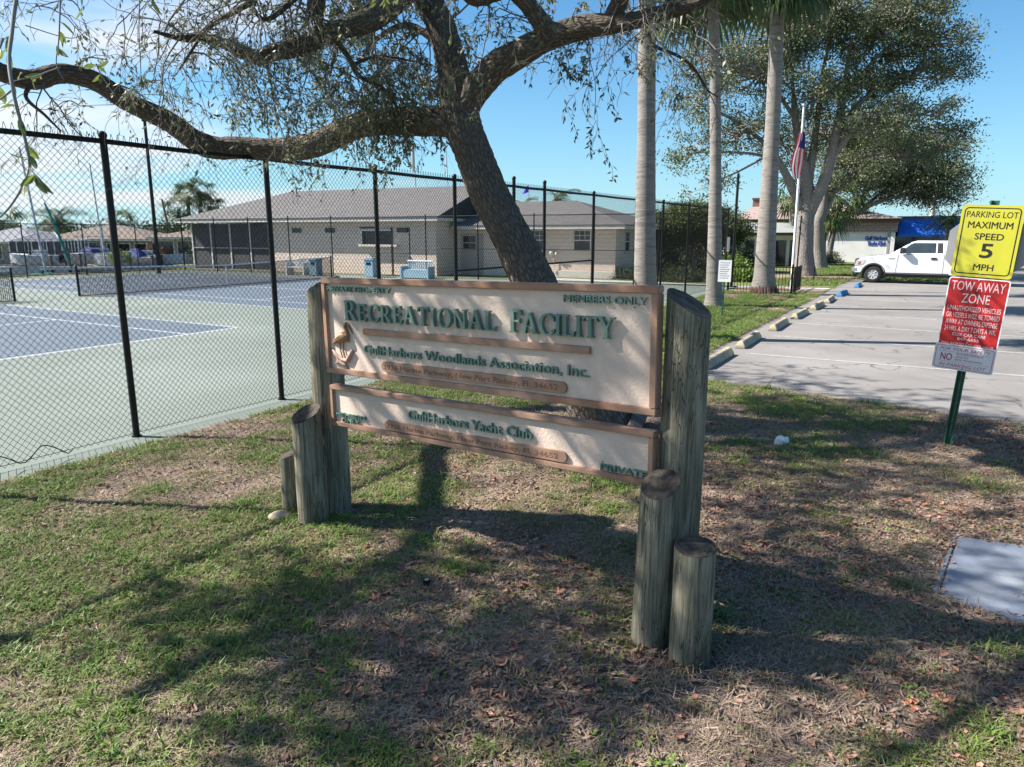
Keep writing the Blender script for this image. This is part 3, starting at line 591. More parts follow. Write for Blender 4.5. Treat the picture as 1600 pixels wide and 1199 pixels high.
# ------------------------------------------------------------------ picket fence, poles by the walk
pf=thing('picket_fence','low black metal picket fence between the court corner and the flagpole','fence',(8.55,28.3,0),math.atan2(27.5-28.3,10.75-8.55))
Lf=math.hypot(2.2,.8)
for z in (.12,.98): MB().box(0,Lf,-.015,.015,z-.018,z+.018).build('rail',M_black,pf)
for i in range(1,20): MB().box(i*Lf/20-.011,i*Lf/20+.011,-.011,.011,.03,.96).build('picket',M_black,pf)
for x,h in ((0,1.1),(Lf,1.1),): MB().box(x-.04,x+.04,-.04,.04,0,h).build('post',M_black,pf)
pf2=thing('picket_fence','short return of the black picket fence running away beside the flagpole','fence',(10.8,27.5,0),FROT)
for z in (.12,.98): MB().box(0,1.9,-.015,.015,z-.018,z+.018).build('rail',M_black,pf2)
for i in range(1,16): MB().box(i*.12-.011,i*.12+.011,-.011,.011,.03,.96).build('picket',M_black,pf2)
o=thing('fence_post','thin tall dark post at the corner of the picket fence','post',(10.86,27.42,0)); MB().tube([(0,0,0),(.02,0,2.9)],.03,8).build('post',M_black,o)
o=thing('gate_frame','pale grey hooped pipe gate frame behind the picket fence','gate',(9.75,28.8,0),R(-20)); MB().tube([(0,0,0),(.05,0,1.45),(.12,0,1.53),(.45,0,1.53),(.5,0,1.45)],.03,8).build('pipe',M_alu,o,smooth=True)
# flagpole with the flag at half height
fa=gr(1236,455); fp=thing('flag_pole','white flagpole with limp striped flag in front of the oak','flagpole',(fa.x,fa.y,0))
ft=at(1256,167,fa.y); fx=ft.x-fa.x
MB().tube([(0,0,0),(fx*.5,0,ft.z*.5),(fx,0,ft.z)],[.055,.05,.035],14).build('pole',M_white,fp,smooth=True); MB().ball((fx,0,ft.z+.05),.07,10,6).build('finial',M_alu,fp,smooth=True)
M_fr=mat('flag_red',(.50,.06,.08),.8,trans=.3); M_fw=mat('flag_white',(.72,.68,.68),.8,trans=.3); M_fb=mat('flag_navy',(.03,.04,.16),.8,trans=.3)
def fl(u,v): q=at(u,v,fa.y); return (q.x-fa.x,0,q.z)
fg=[((1251,206),(1255,214)),((1246,222),(1255,228)),((1241,238),(1254,246)),((1236,256),(1253,262)),((1236,264),(1251,272)),((1241,277),(1248,279))]
# hanging folded cloth: strips run down the hang, navy at the top
TT=fl(1254,205); ns=7
FL_=[(1249,207),(1243,225),(1237,240),(1234,256),(1234,265),(1239,279)]; FR_=[(1257,205),(1257,222),(1256,238),(1255,252),(1252,264),(1248,280)]
def fpt(i,t):
    k=i/ns; q=min(t*5,4.999); j=int(q); f=q-j; e=[(P[j][0]*(1-f)+P[j+1][0]*f,P[j][1]*(1-f)+P[j+1][1]*f) for P in (FL_,FR_)]
    p=fl(e[0][0]*(1-k)+e[1][0]*k,e[0][1]*(1-k)+e[1][1]*k+2*math.sin(k*9)); return (p[0],-.06-.03*math.sin(i*1.1+t*3),p[2])
for i in range(ns):
    t0=.32 if i>2 else 0.0
    for ta,tb,m,nm in ([(t0,1,M_fr if i%2==0 else M_fw,'stripe')]+([(0,.32,M_fb,'canton')] if i>2 else [])):
        MB().add([fpt(i,ta+(tb-ta)*j/8) for j in range(9)]+[fpt(i+1,ta+(tb-ta)*j/8) for j in range(9)],[(j,j+1,j+10,j+9) for j in range(8)]).build(nm,m,fp,fixn=False)
# street lamp behind the truck
la=gr(1449,400); o=thing('street_lamp','concrete street lamp pole rising behind the truck with arms near the oak crown','street lamp',(la.x,la.y,0))
lb=at(1465,262,la.y); bx_=lb.x-la.x
MB().tube([(0,0,0),(bx_*.9,0,lb.z*.85),(bx_,0,lb.z)],[.28,.2,.12],10).build('pole',M_conc,o,smooth=True)
q1=at(1488,249,la.y); q2=at(1512,250,la.y)
MB().tube([(bx_,0,lb.z),(q1.x-la.x,0,q1.z)],.05,8).build('arm',M_alu,o); MB().box(q1.x-la.x,q2.x-la.x,-.15,.15,q1.z-.08,q1.z+.1).build('lamp_head',M_alu,o,bevel=.03)
# wheel stops
M_stop=mat('stop_concrete',(.36,.31,.22),.9,(.22,.20,.165),5,6,bump=.8,bscale=30,lo=.35,hi=.7,col3=(.58,.47,.22),scale3=2.2)
M_stopb=mat('stop_blue',(.03,.16,.36),.8,(.06,.22,.42),6,6,bump=.6,bscale=30)
WLAB=['wheel stop half hidden behind the right sign post, nearest the camera','long yellowed concrete wheel stop, second from the camera','third wheel stop from the camera, worn cream paint','fourth wheel stop from the camera, worn cream concrete','fifth wheel stop, small and weathered','last unpainted wheel stop before the blue ones','blue wheel stop nearer the camera, beside the flagpole walk','blue wheel stop touching the front of the white truck']
for i,(x,y) in enumerate(WS):
    o=thing('wheel_stop',WLAB[i],'wheel stop',(x,y,0),FROT+R(RNG.uniform(-1.5,1.5)),'wheel stops along the parking edge')
    b=MB(); L_=.9
    b.add([(-L_,-.085,0.001),(L_,-.085,0.001),(L_,.085,0.001),(-L_,.085,0.001),(-L_,-.075,.05),(L_,-.075,.05),(L_,.075,.05),(-L_,.075,.05),(-L_+.05,-.035,.14),(L_-.05,-.035,.14),(L_-.05,.035,.14),(-L_+.05,.035,.14)],
      [(3,2,1,0),(0,1,5,4),(1,2,6,5),(2,3,7,6),(3,0,4,7),(4,5,9,8),(5,6,10,9),(6,7,11,10),(7,4,8,11),(8,9,10,11)])
    b.build('block',M_stopb if i>=6 else M_stop,o,bevel=.008)
    for xx in (-.6,.6): MB().tube([(xx,0,.139),(xx,0,.146)],.012,6).build('pin',M_brown,o)
    o.scale=(1,1.25,1.05)
# ------------------------------------------------------------------ pickup truck; local x runs from the front bumper to the tail, y from the near side to the far side
def truck():
    o=thing('pickup_truck','white extended-cab pickup truck parked nose-in against the last blue wheel stop','pickup truck',T(-5.32,-4.30),CROT)
    M_p=mat('truck_white',(.72,.73,.76),.22,(.70,.71,.74),1,coat=.6); M_t=mat('tyre_rubber',(.018,.018,.019),.85); M_rim=mat('wheel_silver',(.55,.55,.56),.4,metal=.2); M_pl=mat('dark_plastic',(.02,.02,.022),.6)
    M_hl=mat('lamp_clear',(.55,.56,.6),.12,spec=.8); M_or=mat('lamp_amber',(.5,.12,.06),.3)
    W_=1.98
    def arch(cx,r,n=12,z=.40): 
        return [(cx+r*math.cos(a),z+r*math.sin(a)) for a in np.linspace(PI*1.0,0,n)]
    bot=[(.14,.46),(.42,.46)]+arch(.95,.47)[1:-1]+[(1.5,.44),(3.95,.44)]+arch(4.72,.47)[0:]+[(5.3,.48),(6.0,.52)]
    prof=bot+[(6.12,.62),(6.12,1.34),(6.08,1.38),(4.5,1.37),(4.46,1.34),(1.62,1.31),(1.3,1.29),(.62,1.2),(.34,1.12),(.22,.98),(.17,.7)]
    body=MB().prism(prof,.0,W_).build('body',M_p,o,bevel=.03,smooth=True)
    # grille and bumper
    MB().box(.04,.3,-.01,W_+.01,.50,.72).build('bumper',M_alu,o,bevel=.04,smooth=True)
    MB().box(.08,.3,.05,W_-.05,.36,.5).build('air_dam',M_pl,o,bevel=.02)
    gr_=MB().box(.14,.24,.35,W_-.35,.76,1.08).build('grille',M_pl,o)
    for z in (.82,.92,1.02): MB().box(.11,.139,.36,W_-.36,z-.02,z+.02).build('bar',M_alu,gr_)
    for y0,y1 in ((-.012,.33),(W_-.33,W_+.012)):
        MB().add([(.17,y0,.78),(.52,y0,.86),(.60,y0,1.06),(.25,y0,1.05),(.13,y1,.78),(.2,y1,1.05)] if y0<0 else [(.17,y1,.78),(.52,y1,.86),(.60,y1,1.06),(.25,y1,1.05),(.13,y0,.78),(.2,y0,1.05)],[(0,1,2,3),(0,3,5,4)]).build('headlight',M_hl,o)
    MB().add([(.30,-.016,.84),(.42,-.016,.87),(.42,-.016,.98),(.30,-.016,.97)],[(0,1,2,3)]).build('turn_lamp',M_or,o)
    # greenhouse
    ins=lambda z: .05+.24*(z-1.3)/.62
    gp=[(1.52,1.29),(2.38,1.86),(2.62,1.93),(4.1,1.93),(4.34,1.88),(4.47,1.34)]
    vs=[(x,ins(z),z) for x,z in gp]+[(x,W_-ins(z),z) for x,z in gp]; n=len(gp)
    MB().add(vs,[tuple(range(n)),tuple(range(2*n-1,n-1,-1))]+[(i,i+n,(i+1)%n+n,(i+1)%n) for i in range(n)]).build('cab',M_p,o,bevel=.035,smooth=True)
    def pane(poly,nm='window',y=None,m=M_dark):
        for sgn in (0,1):
            v=[(x,(ins(z)-.006) if sgn==0 else W_-ins(z)+.006,z) for x,z in poly]
            MB().add(v,[tuple(range(len(v)))]).build(nm,m,o,fixn=False)
    M_tw=mat('truck_glass',(.04,.055,.06),.06,(.015,.02,.022),.9,spec=.9)
    pane([(1.92,1.37),(3.38,1.39),(3.36,1.83),(2.50,1.83),(2.38,1.78)],m=M_tw); pane([(3.44,1.39),(3.66,1.39),(3.62,1.83),(3.42,1.83)],'pillar_trim',m=M_pl); pane([(3.86,1.40),(4.34,1.40),(4.26,1.81),(3.86,1.83)],m=M_tw)
    a,b=(1.62,1.335),(2.36,1.835)
    MB().add([(a[0]-.012,.16,a[1]+.025),(b[0]-.012,.27,b[1]+.025),(b[0]-.012,W_-.27,b[1]+.025),(a[0]-.012,W_-.16,a[1]+.025)],[(0,1,2,3)]).build('windscreen',M_tw,o,fixn=False)
    # door seams, handle, badge, mirror, moulding
    for x0,x1 in ((1.93,1.86),(3.72,3.72),(4.49,4.49)): MB().tube([(x1,-.001,.50),(x0,-.001,1.31)],.007,4).build('door_seam',M_pl,o)
    MB().box(3.22,3.45,-.03,.0,1.1,1.19).build('door_handle',M_pl,o,bevel=.012)
    MB().box(1.55,1.8,-.006,0,1.1,1.15).build('fender_badge',M_alu,o)
    mr=MB().box(1.98,2.20,-.24,-.02,1.36,1.62).build('wing_mirror',M_pl,o,bevel=.03)
    MB().box(1.5,3.96,-.002,.02,.46,.5).build('sill_strip',M_pl,o)
    MB().tube([(.95+.5*math.cos(a),-.004,.40+.5*math.sin(a)) for a in np.linspace(-.1,PI+.1,18)],.02,6).build('wheel_arch',M_pl,o)
    MB().box(.5,6,.25,W_-.25,.3,.5).build('chassis',M_pl,o)
    for cx in (.95,4.72):
        MB().box(cx-.47,cx+.47,.16,W_-.16,.2,.85).build('wheel_well',M_pl,o)
        for y,sg in ((.03,1),(W_-.03,-1)):
            tr=o_w=MB()
            prof_=[(.36,0),(.385,.02),(.39,.06),(.39,.2),(.385,.24),(.22,.24),(.22,0),(.25,-.0)]
            vs=[];fs=[];N_=28
            for i in range(N_):
                an=2*PI*i/N_
                for r_,yy in prof_: vs.append((cx+r_*math.cos(an),y+sg*yy,.39+r_*math.sin(an)))
            k=len(prof_)
            for i in range(N_):
                for j in range(k): a_=i*k+j; b_=i*k+(j+1)%k; c_=((i+1)%N_)*k+(j+1)%k; d_=((i+1)%N_)*k+j; fs.append((a_,b_,c_,d_))
            wh=MB().add(vs,fs).build('wheel',M_t,o,smooth=True)
            rim=MB(); rim.tube([(cx,y+sg*.05,.39),(cx,y+sg*.06,.39)],.225,24); rim.tube([(cx,y+sg*.03,.39),(cx,y+sg*.049,.39)],.06,14)
            for q in range(7):
                an=2*PI*q/7; rim.tube([(cx+.06*math.cos(an),y+sg*.035,.39+.06*math.sin(an)),(cx+.2*math.cos(an),y+sg*.03,.39+.2*math.sin(an))],.028,5)
            rim.tube([(cx+.215*math.cos(a),y+sg*.02,.39+.215*math.sin(a)) for a in np.linspace(0,2*PI,25)],.016,6,cap=False)
            rim.build('rim',M_rim,wh,smooth=True)
    return o
truck()
# ------------------------------------------------------------------ lettering
TXT={}
def text_mesh(body,w_,h,depth,bold=0.0,shear=0.0,spacing=1.0,m=None,name='lettering',parent=None,x=0,z=0,y=0,align='L',capratio=None,res=3):
    cu=bpy.data.curves.new('t','FONT'); cu.body=body; cu.size=1; cu.offset=0; cu.shear=shear; cu.space_character=spacing; cu.resolution_u=res; cu.extrude=.5; cu.fill_mode='BOTH' if hasattr(cu,'fill_mode') else cu.fill_mode
    ob=bpy.data.objects.new('t',cu); me=bpy.data.meshes.new_from_object(ob); me.name=name; bpy.data.objects.remove(ob); 
    n=len(me.vertices); co=np.empty(n*3); me.vertices.foreach_get('co',co); co=co.reshape(-1,3)
    x0,x1=co[:,0].min(),co[:,0].max(); cap=0.729-0.0
    X=(co[:,0]-x0)/(x1-x0)*w_; Z=co[:,1]/cap*h; Y=-(co[:,2]+.5)*depth
    if align=='C': X-=w_/2
    out=np.stack([X+x,Y+y,Z+z],1); me.vertices.foreach_set('co',out.reshape(-1)); me.materials.clear(); me.materials.append(m)
    bm=bmesh.new(); bm.from_mesh(me)
    if bold>.002:   # heavier strokes: shifted copies, each a hair deeper than the last
        k=bold*h*1.6; src=[(v.co.copy()) for v in bm.verts]; fcs=[[v.index for v in f.verts] for f in bm.faces]
        for q,(dx,dz) in enumerate(((-1,0),(1,0),(0,-1),(0,1),(-.7,-.7),(.7,.7),(-.7,.7),(.7,-.7))):
            e=depth*.012*(q+1) if depth>.004 else .00006*(q+1)
            nv=[bm.verts.new((c.x+dx*k,c.y+(e if c.y<y-depth*.5 else 0),c.z+dz*k)) for c in src]
            for f in fcs:
                try: bm.faces.new([nv[i] for i in f])
                except ValueError: pass
    bm.normal_update()
    bmesh.ops.recalc_face_normals(bm,faces=bm.faces); bm.to_mesh(me); bm.free(); me.update()
    o=bpy.data.objects.new(name,me); C.objects.link(o)
    if parent: o.parent=parent
    if len(body)>1: o['kind']='stuff'
    return o
# carved serif capitals on a 1-high cell: thick and thin strokes with bracketed serifs
def serif_letter(ch,x,z,h,depth,m,parent,y=0):
    mb=MB(); st=[0]
    def pr(poly):
        d=depth-.0004*st[0]; st[0]+=1
        mb.prism([(x+px*h,z+pz*h) for px,pz in poly],y-d,y+.002)
    def bar(xa,za,xb,zb,w_):
        d=Vector((xb-xa,zb-za)); nrm=Vector((-d.y,d.x)).normalized()*w_/2
        pr([(xa-nrm.x,za-nrm.y),(xb-nrm.x,zb-nrm.y),(xb+nrm.x,zb+nrm.y),(xa+nrm.x,za+nrm.y)])
    def ser(xc,zc,w_,up): 
        t=.045
        if up: pr([(xc-w_/2,zc),(xc+w_/2,zc),(xc+w_/2,zc-t),(xc+.09,zc-t*2),(xc-.09,zc-t*2),(xc-w_/2,zc-t)])
        else: pr([(xc-w_/2,zc),(xc+w_/2,zc),(xc+w_/2,zc+t),(xc+.09,zc+t*2),(xc-.09,zc+t*2),(xc-w_/2,zc+t)])
    def ring(cx,cz,rx,rz,a0,a1,wt,wn_,n=16):
        A_=np.linspace(a0,a1,n); o_=[];i_=[]
        for a in A_:
            t=wn_+(wt-wn_)*abs(math.cos(a))
            o_.append((cx+rx*math.cos(a),cz+rz*math.sin(a))); i_.append((cx+(rx-t)*math.cos(a),cz+(rz-t*.9)*math.sin(a)))
        for k in range(n-1): pr2([o_[k],o_[k+1],i_[k+1],i_[k]])
        st[0]+=1
    def pr2(poly):
        d=depth-.0004*st[0]; mb.prism([(x+px*h,z+pz*h) for px,pz in poly],y-d,y+.002)
    V_=.17; Nn=.085
    if ch=='I': bar(.15,0,.15,1,V_); ser(.15,0,.32,0); ser(.15,1,.32,1); w_=.32
    elif ch=='L': bar(.15,0,.15,1,V_); ser(.15,1,.32,1); ser(.12,0,.26,0); bar(.15,.045,.62,.045,.09); bar(.60,.0,.64,.24,.06); w_=.66
    elif ch=='E': bar(.15,0,.15,1,V_); ser(.12,0,.24,0); ser(.12,1,.24,1); bar(.15,.045,.6,.045,.09); bar(.15,.955,.56,.955,.09); bar(.15,.52,.47,.52,.08); bar(.58,0,.62,.23,.06); bar(.54,1,.57,.79,.06); bar(.47,.42,.47,.62,.06); w_=.66
    elif ch=='F': bar(.15,0,.15,1,V_); ser(.15,0,.34,0); ser(.12,1,.24,1); bar(.15,.955,.58,.955,.09); bar(.15,.52,.48,.52,.08); bar(.56,1,.6,.76,.06); bar(.48,.42,.48,.62,.06); w_=.62
    elif ch=='T': bar(.38,0,.38,1,V_); ser(.38,0,.36,0); bar(.04,.955,.72,.955,.09); bar(.05,1,.02,.76,.06); bar(.71,1,.74,.76,.06); w_=.76
    elif ch=='R': bar(.15,0,.15,1,V_); ser(.15,0,.32,0); ser(.1,1,.2,1); bar(.15,.96,.38,.96,.08); bar(.15,.48,.40,.48,.08); ring(.36,.72,.27,.28,-PI/2,PI/2,.17,.08); bar(.36,.47,.70,.03,.15); bar(.66,.03,.80,.03,.06); w_=.80
    elif ch=='C': ring(.48,.5,.46,.53,R(42),R(318),.18,.085,26); bar(.82,.84,.85,.66,.06) ; bar(.83,.16,.86,.30,.05); w_=.86
    elif ch=='O': ring(.47,.5,.47,.53,0,2*PI,.18,.085,30); w_=.95
    elif ch=='A': bar(.10,.02,.42,1.0,.085); bar(.40,1.0,.72,.02,.17); bar(.2,.36,.6,.36,.07); ser(.09,0,.24,0); ser(.74,0,.30,0); w_=.88
    elif ch=='N': bar(.14,0,.14,1,.09); bar(.13,.98,.72,.03,.17); bar(.73,0,.73,1,.09); ser(.14,0,.26,0); ser(.10,1,.24,1); ser(.73,1,.26,1); w_=.87
    elif ch=='Y': bar(.38,0,.38,.5,V_); bar(.09,.98,.38,.47,.16); bar(.67,.98,.38,.47,.085); ser(.38,0,.34,0); ser(.10,1,.30,1); ser(.68,1,.24,1); w_=.78
    me=mb.build('letter',m,parent,fixn=True); me['letter_shape']=ch
    del me['letter_shape']
    return w_*h
def serif_line(word,x0,x1,z,hbig,hsmall,depth,m,parent,gap=.06):
    W0={'I':.32,'L':.66,'E':.66,'F':.62,'T':.76,'R':.8,'C':.86,'O':.95,'A':.88,'N':.87,'Y':.78}
    tot=sum(W0[c]*(hbig if i==0 else hsmall) for i,c in enumerate(word)); sp_=((x1-x0)-tot)/(len(word)-1)
    x=x0
    for i,c in enumerate(word):
        hh=hbig if i==0 else hsmall
        serif_letter(c,x,z,hh,depth+.0002*(i%2),m,parent); x+=W0[c]*hh+sp_
# ------------------------------------------------------------------ the facility sign
def wood_mat(name):
    m=bpy.data.materials.new(name); m.use_nodes=True; t=m.node_tree; L=t.links; b=t.nodes['Principled BSDF']; b.inputs['Roughness'].default_value=.92; b.inputs['Specular IOR Level'].default_value=.2; N=t.nodes.new
    tcn=N('ShaderNodeTexCoord')
    def noise(st,sc,det=6,ro=.6,dist=0):
        mp=N('ShaderNodeMapping'); mp.inputs['Scale'].default_value=st; L.new(tcn.outputs['Object'],mp.inputs[0]); n=N('ShaderNodeTexNoise'); n.inputs['Scale'].default_value=sc; n.inputs['Detail'].default_value=det; n.inputs['Roughness'].default_value=ro; n.inputs['Distortion'].default_value=dist; L.new(mp.outputs[0],n.inputs['Vector']); return n.outputs['Fac']
    def rng_(v,a,b,c=0,d=1):
        r=N('ShaderNodeMapRange'); r.inputs['From Min'].default_value=a; r.inputs['From Max'].default_value=b; r.inputs['To Min'].default_value=c; r.inputs['To Max'].default_value=d; L.new(v,r.inputs['Value']); return r.outputs[0]
    def mix(f,a,b_,mode='MIX'):
        x=N('ShaderNodeMix'); x.data_type='RGBA'; x.blend_type=mode; L.new(f,x.inputs[0])
        for i,c in ((6,a),(7,b_)):
            if isinstance(c,tuple): x.inputs[i].default_value=(*c,1)
            else: L.new(c,x.inputs[i])
        return x.outputs[2]
    base=mix(rng_(noise((1,1,.5),4,5),.35,.65),(.27,.255,.20),(.165,.158,.12))
    c=mix(rng_(noise((1,1,.035),60,4,.7),.40,.62),base,(.10,.092,.062)); c=mix(rng_(noise((1,1,.2),9,6),.56,.70),c,(.32,.31,.225)); c=mix(rng_(noise((1,1,.6),3.2,7),.56,.72),c,(.075,.07,.05))
    mp=N('ShaderNodeMapping'); mp.inputs['Scale'].default_value=(17,17,1.3); L.new(tcn.outputs['Object'],mp.inputs[0]); nz=N('ShaderNodeTexNoise'); nz.inputs['Scale'].default_value=.8; L.new(mp.outputs[0],nz.inputs['Vector'])
    ad=N('ShaderNodeMix'); ad.data_type='RGBA'; ad.blend_type='ADD'; ad.inputs[0].default_value=1.0; L.new(mp.outputs[0],ad.inputs[6]); L.new(nz.outputs['Color'],ad.inputs[7])
    vo=N('ShaderNodeTexVoronoi'); vo.feature='DISTANCE_TO_EDGE'; L.new(ad.outputs[2],vo.inputs['Vector']); cr=rng_(vo.outputs['Distance'],.0,.045,1,0)
    mk=N('ShaderNodeMath'); mk.operation='MULTIPLY'; L.new(cr,mk.inputs[0]); L.new(rng_(noise((1,1,.4),6,3),.46,.56),mk.inputs[1])
    c=mix(mk.outputs[0],c,(.02,.018,.014)); L.new(c,b.inputs['Base Color'])
    hg=N('ShaderNodeMath'); hg.operation='SUBTRACT'; L.new(noise((1,1,.035),60,5,.7),hg.inputs[0]); L.new(mk.outputs[0],hg.inputs[1])
    bp=N('ShaderNodeBump'); bp.inputs['Strength'].default_value=.8; bp.inputs['Distance'].default_value=.006; L.new(hg.outputs[0],bp.inputs['Height']); L.new(bp.outputs[0],b.inputs['Normal']); return m
M_post=wood_mat('post_wood')
M_cut=mat('cut_end_grain',(.022,.018,.014),.95,(.11,.088,.068),14,8,bump=1,bscale=30,bdist=.012)
M_brass=mat('carved_brown',(.30,.18,.125),.65,(.36,.22,.155),3,5,bump=.2,bscale=14,col3=(.30,.15,.09),scale3=1.4)
M_brassd=mat('carved_brown_dark',(.20,.095,.055),.7)
M_face=mat('sandblasted_face',(.69,.555,.465),.85,(.61,.485,.40),5,5,bump=1.0,bscale=60,col3=(.55,.44,.37),scale3=1.2,bdist=.004)
M_teal_l=mat('letter_green',(.10,.19,.15),.65,(.16,.245,.20),5,5,bump=.15,bscale=30)
M_gold=mat('bird_gold',(.36,.20,.09),.5,(.22,.11,.06),18,5,stretch=(1,1,3))
M_wash=mat('driftwood',(.46,.33,.27),.85,(.33,.21,.16),12)
def log(mb,x,y,r,ztop,slope=(0,0),n=28,taper=.04,seed=0,z0=-.05,lean=(0,0)):
    """round post with a slanting sawn top"""
    vs=[];rings=14
    for j in range(rings+1):
        for i in range(n):
            a=2*PI*i/n; rr=r*(1+.03*mnoise.noise(Vector((math.cos(a)*1.2+seed,math.sin(a)*1.2,j*.18))) +.012*mnoise.noise(Vector((math.cos(a)*7+seed,math.sin(a)*7,j*.1))))*(1-taper*j/rings)
            px,py=rr*math.cos(a),rr*math.sin(a); zt=ztop+slope[0]*px+slope[1]*py; z=z0+(zt-z0)*j/rings
            vs.append((x+px+lean[0]*z,y+py+lean[1]*z,z))
    fs=[(j*n+i,j*n+(i+1)%n,(j+1)*n+(i+1)%n,(j+1)*n+i) for j in range(rings) for i in range(n)]
    mb.add(vs,fs); return [vs[rings*n+i] for i in range(n)]
def post_with_cap(root,name,x,y,r,zt,slope,seed,lean=(0,0),n=28):
    mb=MB(); top=log(mb,x,y,r,zt,slope,n,seed=seed,lean=lean); p=mb.build(name,M_post,root,smooth=True)
    cx=sum(v[0] for v in top)/n; cy=sum(v[1] for v in top)/n; cz=sum(v[2] for v in top)/n
    vs=[]; rings=[1.0,.985,.8,.6,.4,.2]
    for k,q in enumerate(rings):
        for i,v in enumerate(top):
            dz=.004 if k>0 else 0
            if 0<k: dz+=.006*mnoise.noise(Vector((v[0]*30*q+seed,v[1]*30*q,k)))
            vs.append((cx+(v[0]-cx)*q,cy+(v[1]-cy)*q,cz+(v[2]-cz)*q+dz))
    vs.append((cx,cy,cz)); fs=[(k*n+i,k*n+(i+1)%n,(k+1)*n+(i+1)%n,(k+1)*n+i) for k in range(5) for i in range(n)]+[(5*n+i,5*n+(i+1)%n,6*n) for i in range(n)]
    MB().add(vs,fs).build('cut_top',M_cut,p if root else p)
    return p
LB=Vector((-1.41,5.40,0)); SROT=math.atan2(-1.55,2.25)
fs_=thing('facility_sign','large carved cream sign boards with green raised letters hung between two tall round posts','sign',LB,SROT)
# posts stand outside and behind the boards; local x along the boards, y away from the viewer
post_with_cap(fs_,'post',-.17,.125,.135,1.875,(.55,.1),1)
post_with_cap(fs_,'post',2.80,.145,.128,1.90,(-.60,.06),2,n=32)
ROLL=math.atan2(.05,2.72)
def roll(o,x=0,z=0): o.rotation_euler=(0,-ROLL,0)
def panel(name,x0,x1,z0,z1,fw,yth):
    p=MB().box(x0+fw*.5,x1-fw*.5,.012,yth,z0+fw*.5,z1-fw*.5).build(name,M_face,fs_)
    fr=[(x0,x1,z1-fw,z1),(x0,x1,z0,z0+fw),(x0,x0+fw,z0+fw+.0005,z1-fw-.0005),(x1-fw,x1,z0+fw+.0005,z1-fw-.0005)]
    for i,(a,b,c,d) in enumerate(fr):
        y0=-.016; b_=.012
        if i<2: v=[(a,y0,c+ (b_ if i==0 else 0)),(b,y0,c+(b_ if i==0 else 0)),(b,y0,d-(0 if i==0 else b_)),(a,y0,d-(0 if i==0 else b_))]
        MB().box(a,b,y0,yth+.004,c,d).build('frame_rail',M_brass,p,bevel=.005)
    roll(p); return p
UP=panel('upper_panel',0.0,2.722,1.222,1.948,.042,.06)
LP=panel('lower_panel',0.02,2.715,.806,1.128,.034,.06)
YF=.012
serif_line('RECREATIONAL',.255,1.632,1.640,.148,.126,.028,M_teal_l,UP)
serif_line('FACILITY',1.742,2.462,1.640,.142,.126,.028,M_teal_l,UP)
for q in (UP,): pass
MB().box(.42,2.30,YF-.024,YF+.002,1.541,1.585).build('divider_bar',M_brass,UP,bevel=.003)
text_mesh('GulfHarbors Woodlands Association, Inc.',1.875,.068,.019,bold=.006,m=M_teal_l,parent=UP,x=.415,z=1.402,y=YF)
text_mesh('PRIVATE PROPERTY',.655,.038,.018,bold=.006,m=M_teal_l,parent=UP,x=.052,z=1.850,y=YF)
text_mesh('MEMBERS ONLY',.53,.043,.018,bold=.008,m=M_teal_l,parent=UP,x=2.118,z=1.842,y=YF)
def plate(par,x0,x1,z0,z1):
    r=(z1-z0)/2; pts=[(x0+r-r*math.sin(a),(z0+z1)/2-r*math.cos(a)) for a in np.linspace(0,PI,9)][::-1]; pts=[(x0+r-r*math.sin(a),(z0+z1)/2+r*math.cos(a)) for a in np.linspace(PI,0,9)]+[(x1-r+r*math.sin(a),(z0+z1)/2+r*math.cos(a)) for a in np.linspace(0,PI,9)]
    return MB().prism(pts,YF-.020,YF+.002).build('address_plate',M_brass,par,bevel=.002)
plate(UP,.585,2.14,1.283,1.357); text_mesh('3936 Marine Parkway, New Port Richey, Fl. 34652',1.47,.036,.002,bold=.008,m=M_brassd,parent=UP,x=.612,z=1.304,y=YF-.0195)
plate(LP,.588,2.142,.848,.918); text_mesh('3936 Marine Parkway, New Port Richey, Fl. 34652',1.47,.034,.002,bold=.008,m=M_brassd,parent=LP,x=.612,z=.868,y=YF-.0195)
text_mesh('GulfHarbors Yacht Club',1.055,.070,.021,bold=.006,m=M_teal_l,parent=LP,x=.83,z=.960,y=YF)
text_mesh('MEMBERS',.325,.032,.018,bold=.0,m=M_teal_l,parent=LP,x=.066,z=.884,y=YF); text_mesh('ONLY',.19,.032,.018,bold=.0,m=M_teal_l,parent=LP,x=.13,z=.8435,y=YF)
text_mesh('PRIVATE',.30,.040,.022,bold=.003,m=M_teal_l,parent=LP,x=2.375,z=.848,y=YF)
for x,z,p_ in ((2.57,1.825,UP),(2.38,.895,LP)): MB().tube([(x,YF-.006,z),(x,YF+.001,z)],.004,8).build('screw',M_brassd,p_)
# carved wading bird on driftwood
bx=lambda x,z,y=.0: (x,YF-y,z)
bd=MB(); 
def blob(pts,rads,ysq=.55):
    m=MB(); m.tube(pts,rads,12); m.v=[(x,YF-(YF-y)*1.0,z) for x,y,z in m.v]; return m
blob([bx(.075,1.452,.008),bx(.12,1.475,.012),bx(.165,1.50,.016),bx(.21,1.515,.018),bx(.235,1.50,.016),bx(.245,1.475,.012)],[.006,.022,.034,.038,.030,.012]).build('bird_body',M_gold,UP,smooth='all')
blob([bx(.225,1.50,.014),bx(.245,1.53,.014),bx(.235,1.562,.014),bx(.222,1.585,.014),bx(.230,1.607,.014),bx(.245,1.610,.014)],[.026,.018,.0125,.011,.0125,.016]).build('bird_neck',M_gold,UP,smooth='all')
blob([bx(.245,1.610,.014),bx(.268,1.592,.012),bx(.285,1.565,.010),bx(.300,1.535,.008)],[.009,.006,.0045,.002]).build('bird_bill',M_brassd,UP,smooth='all')
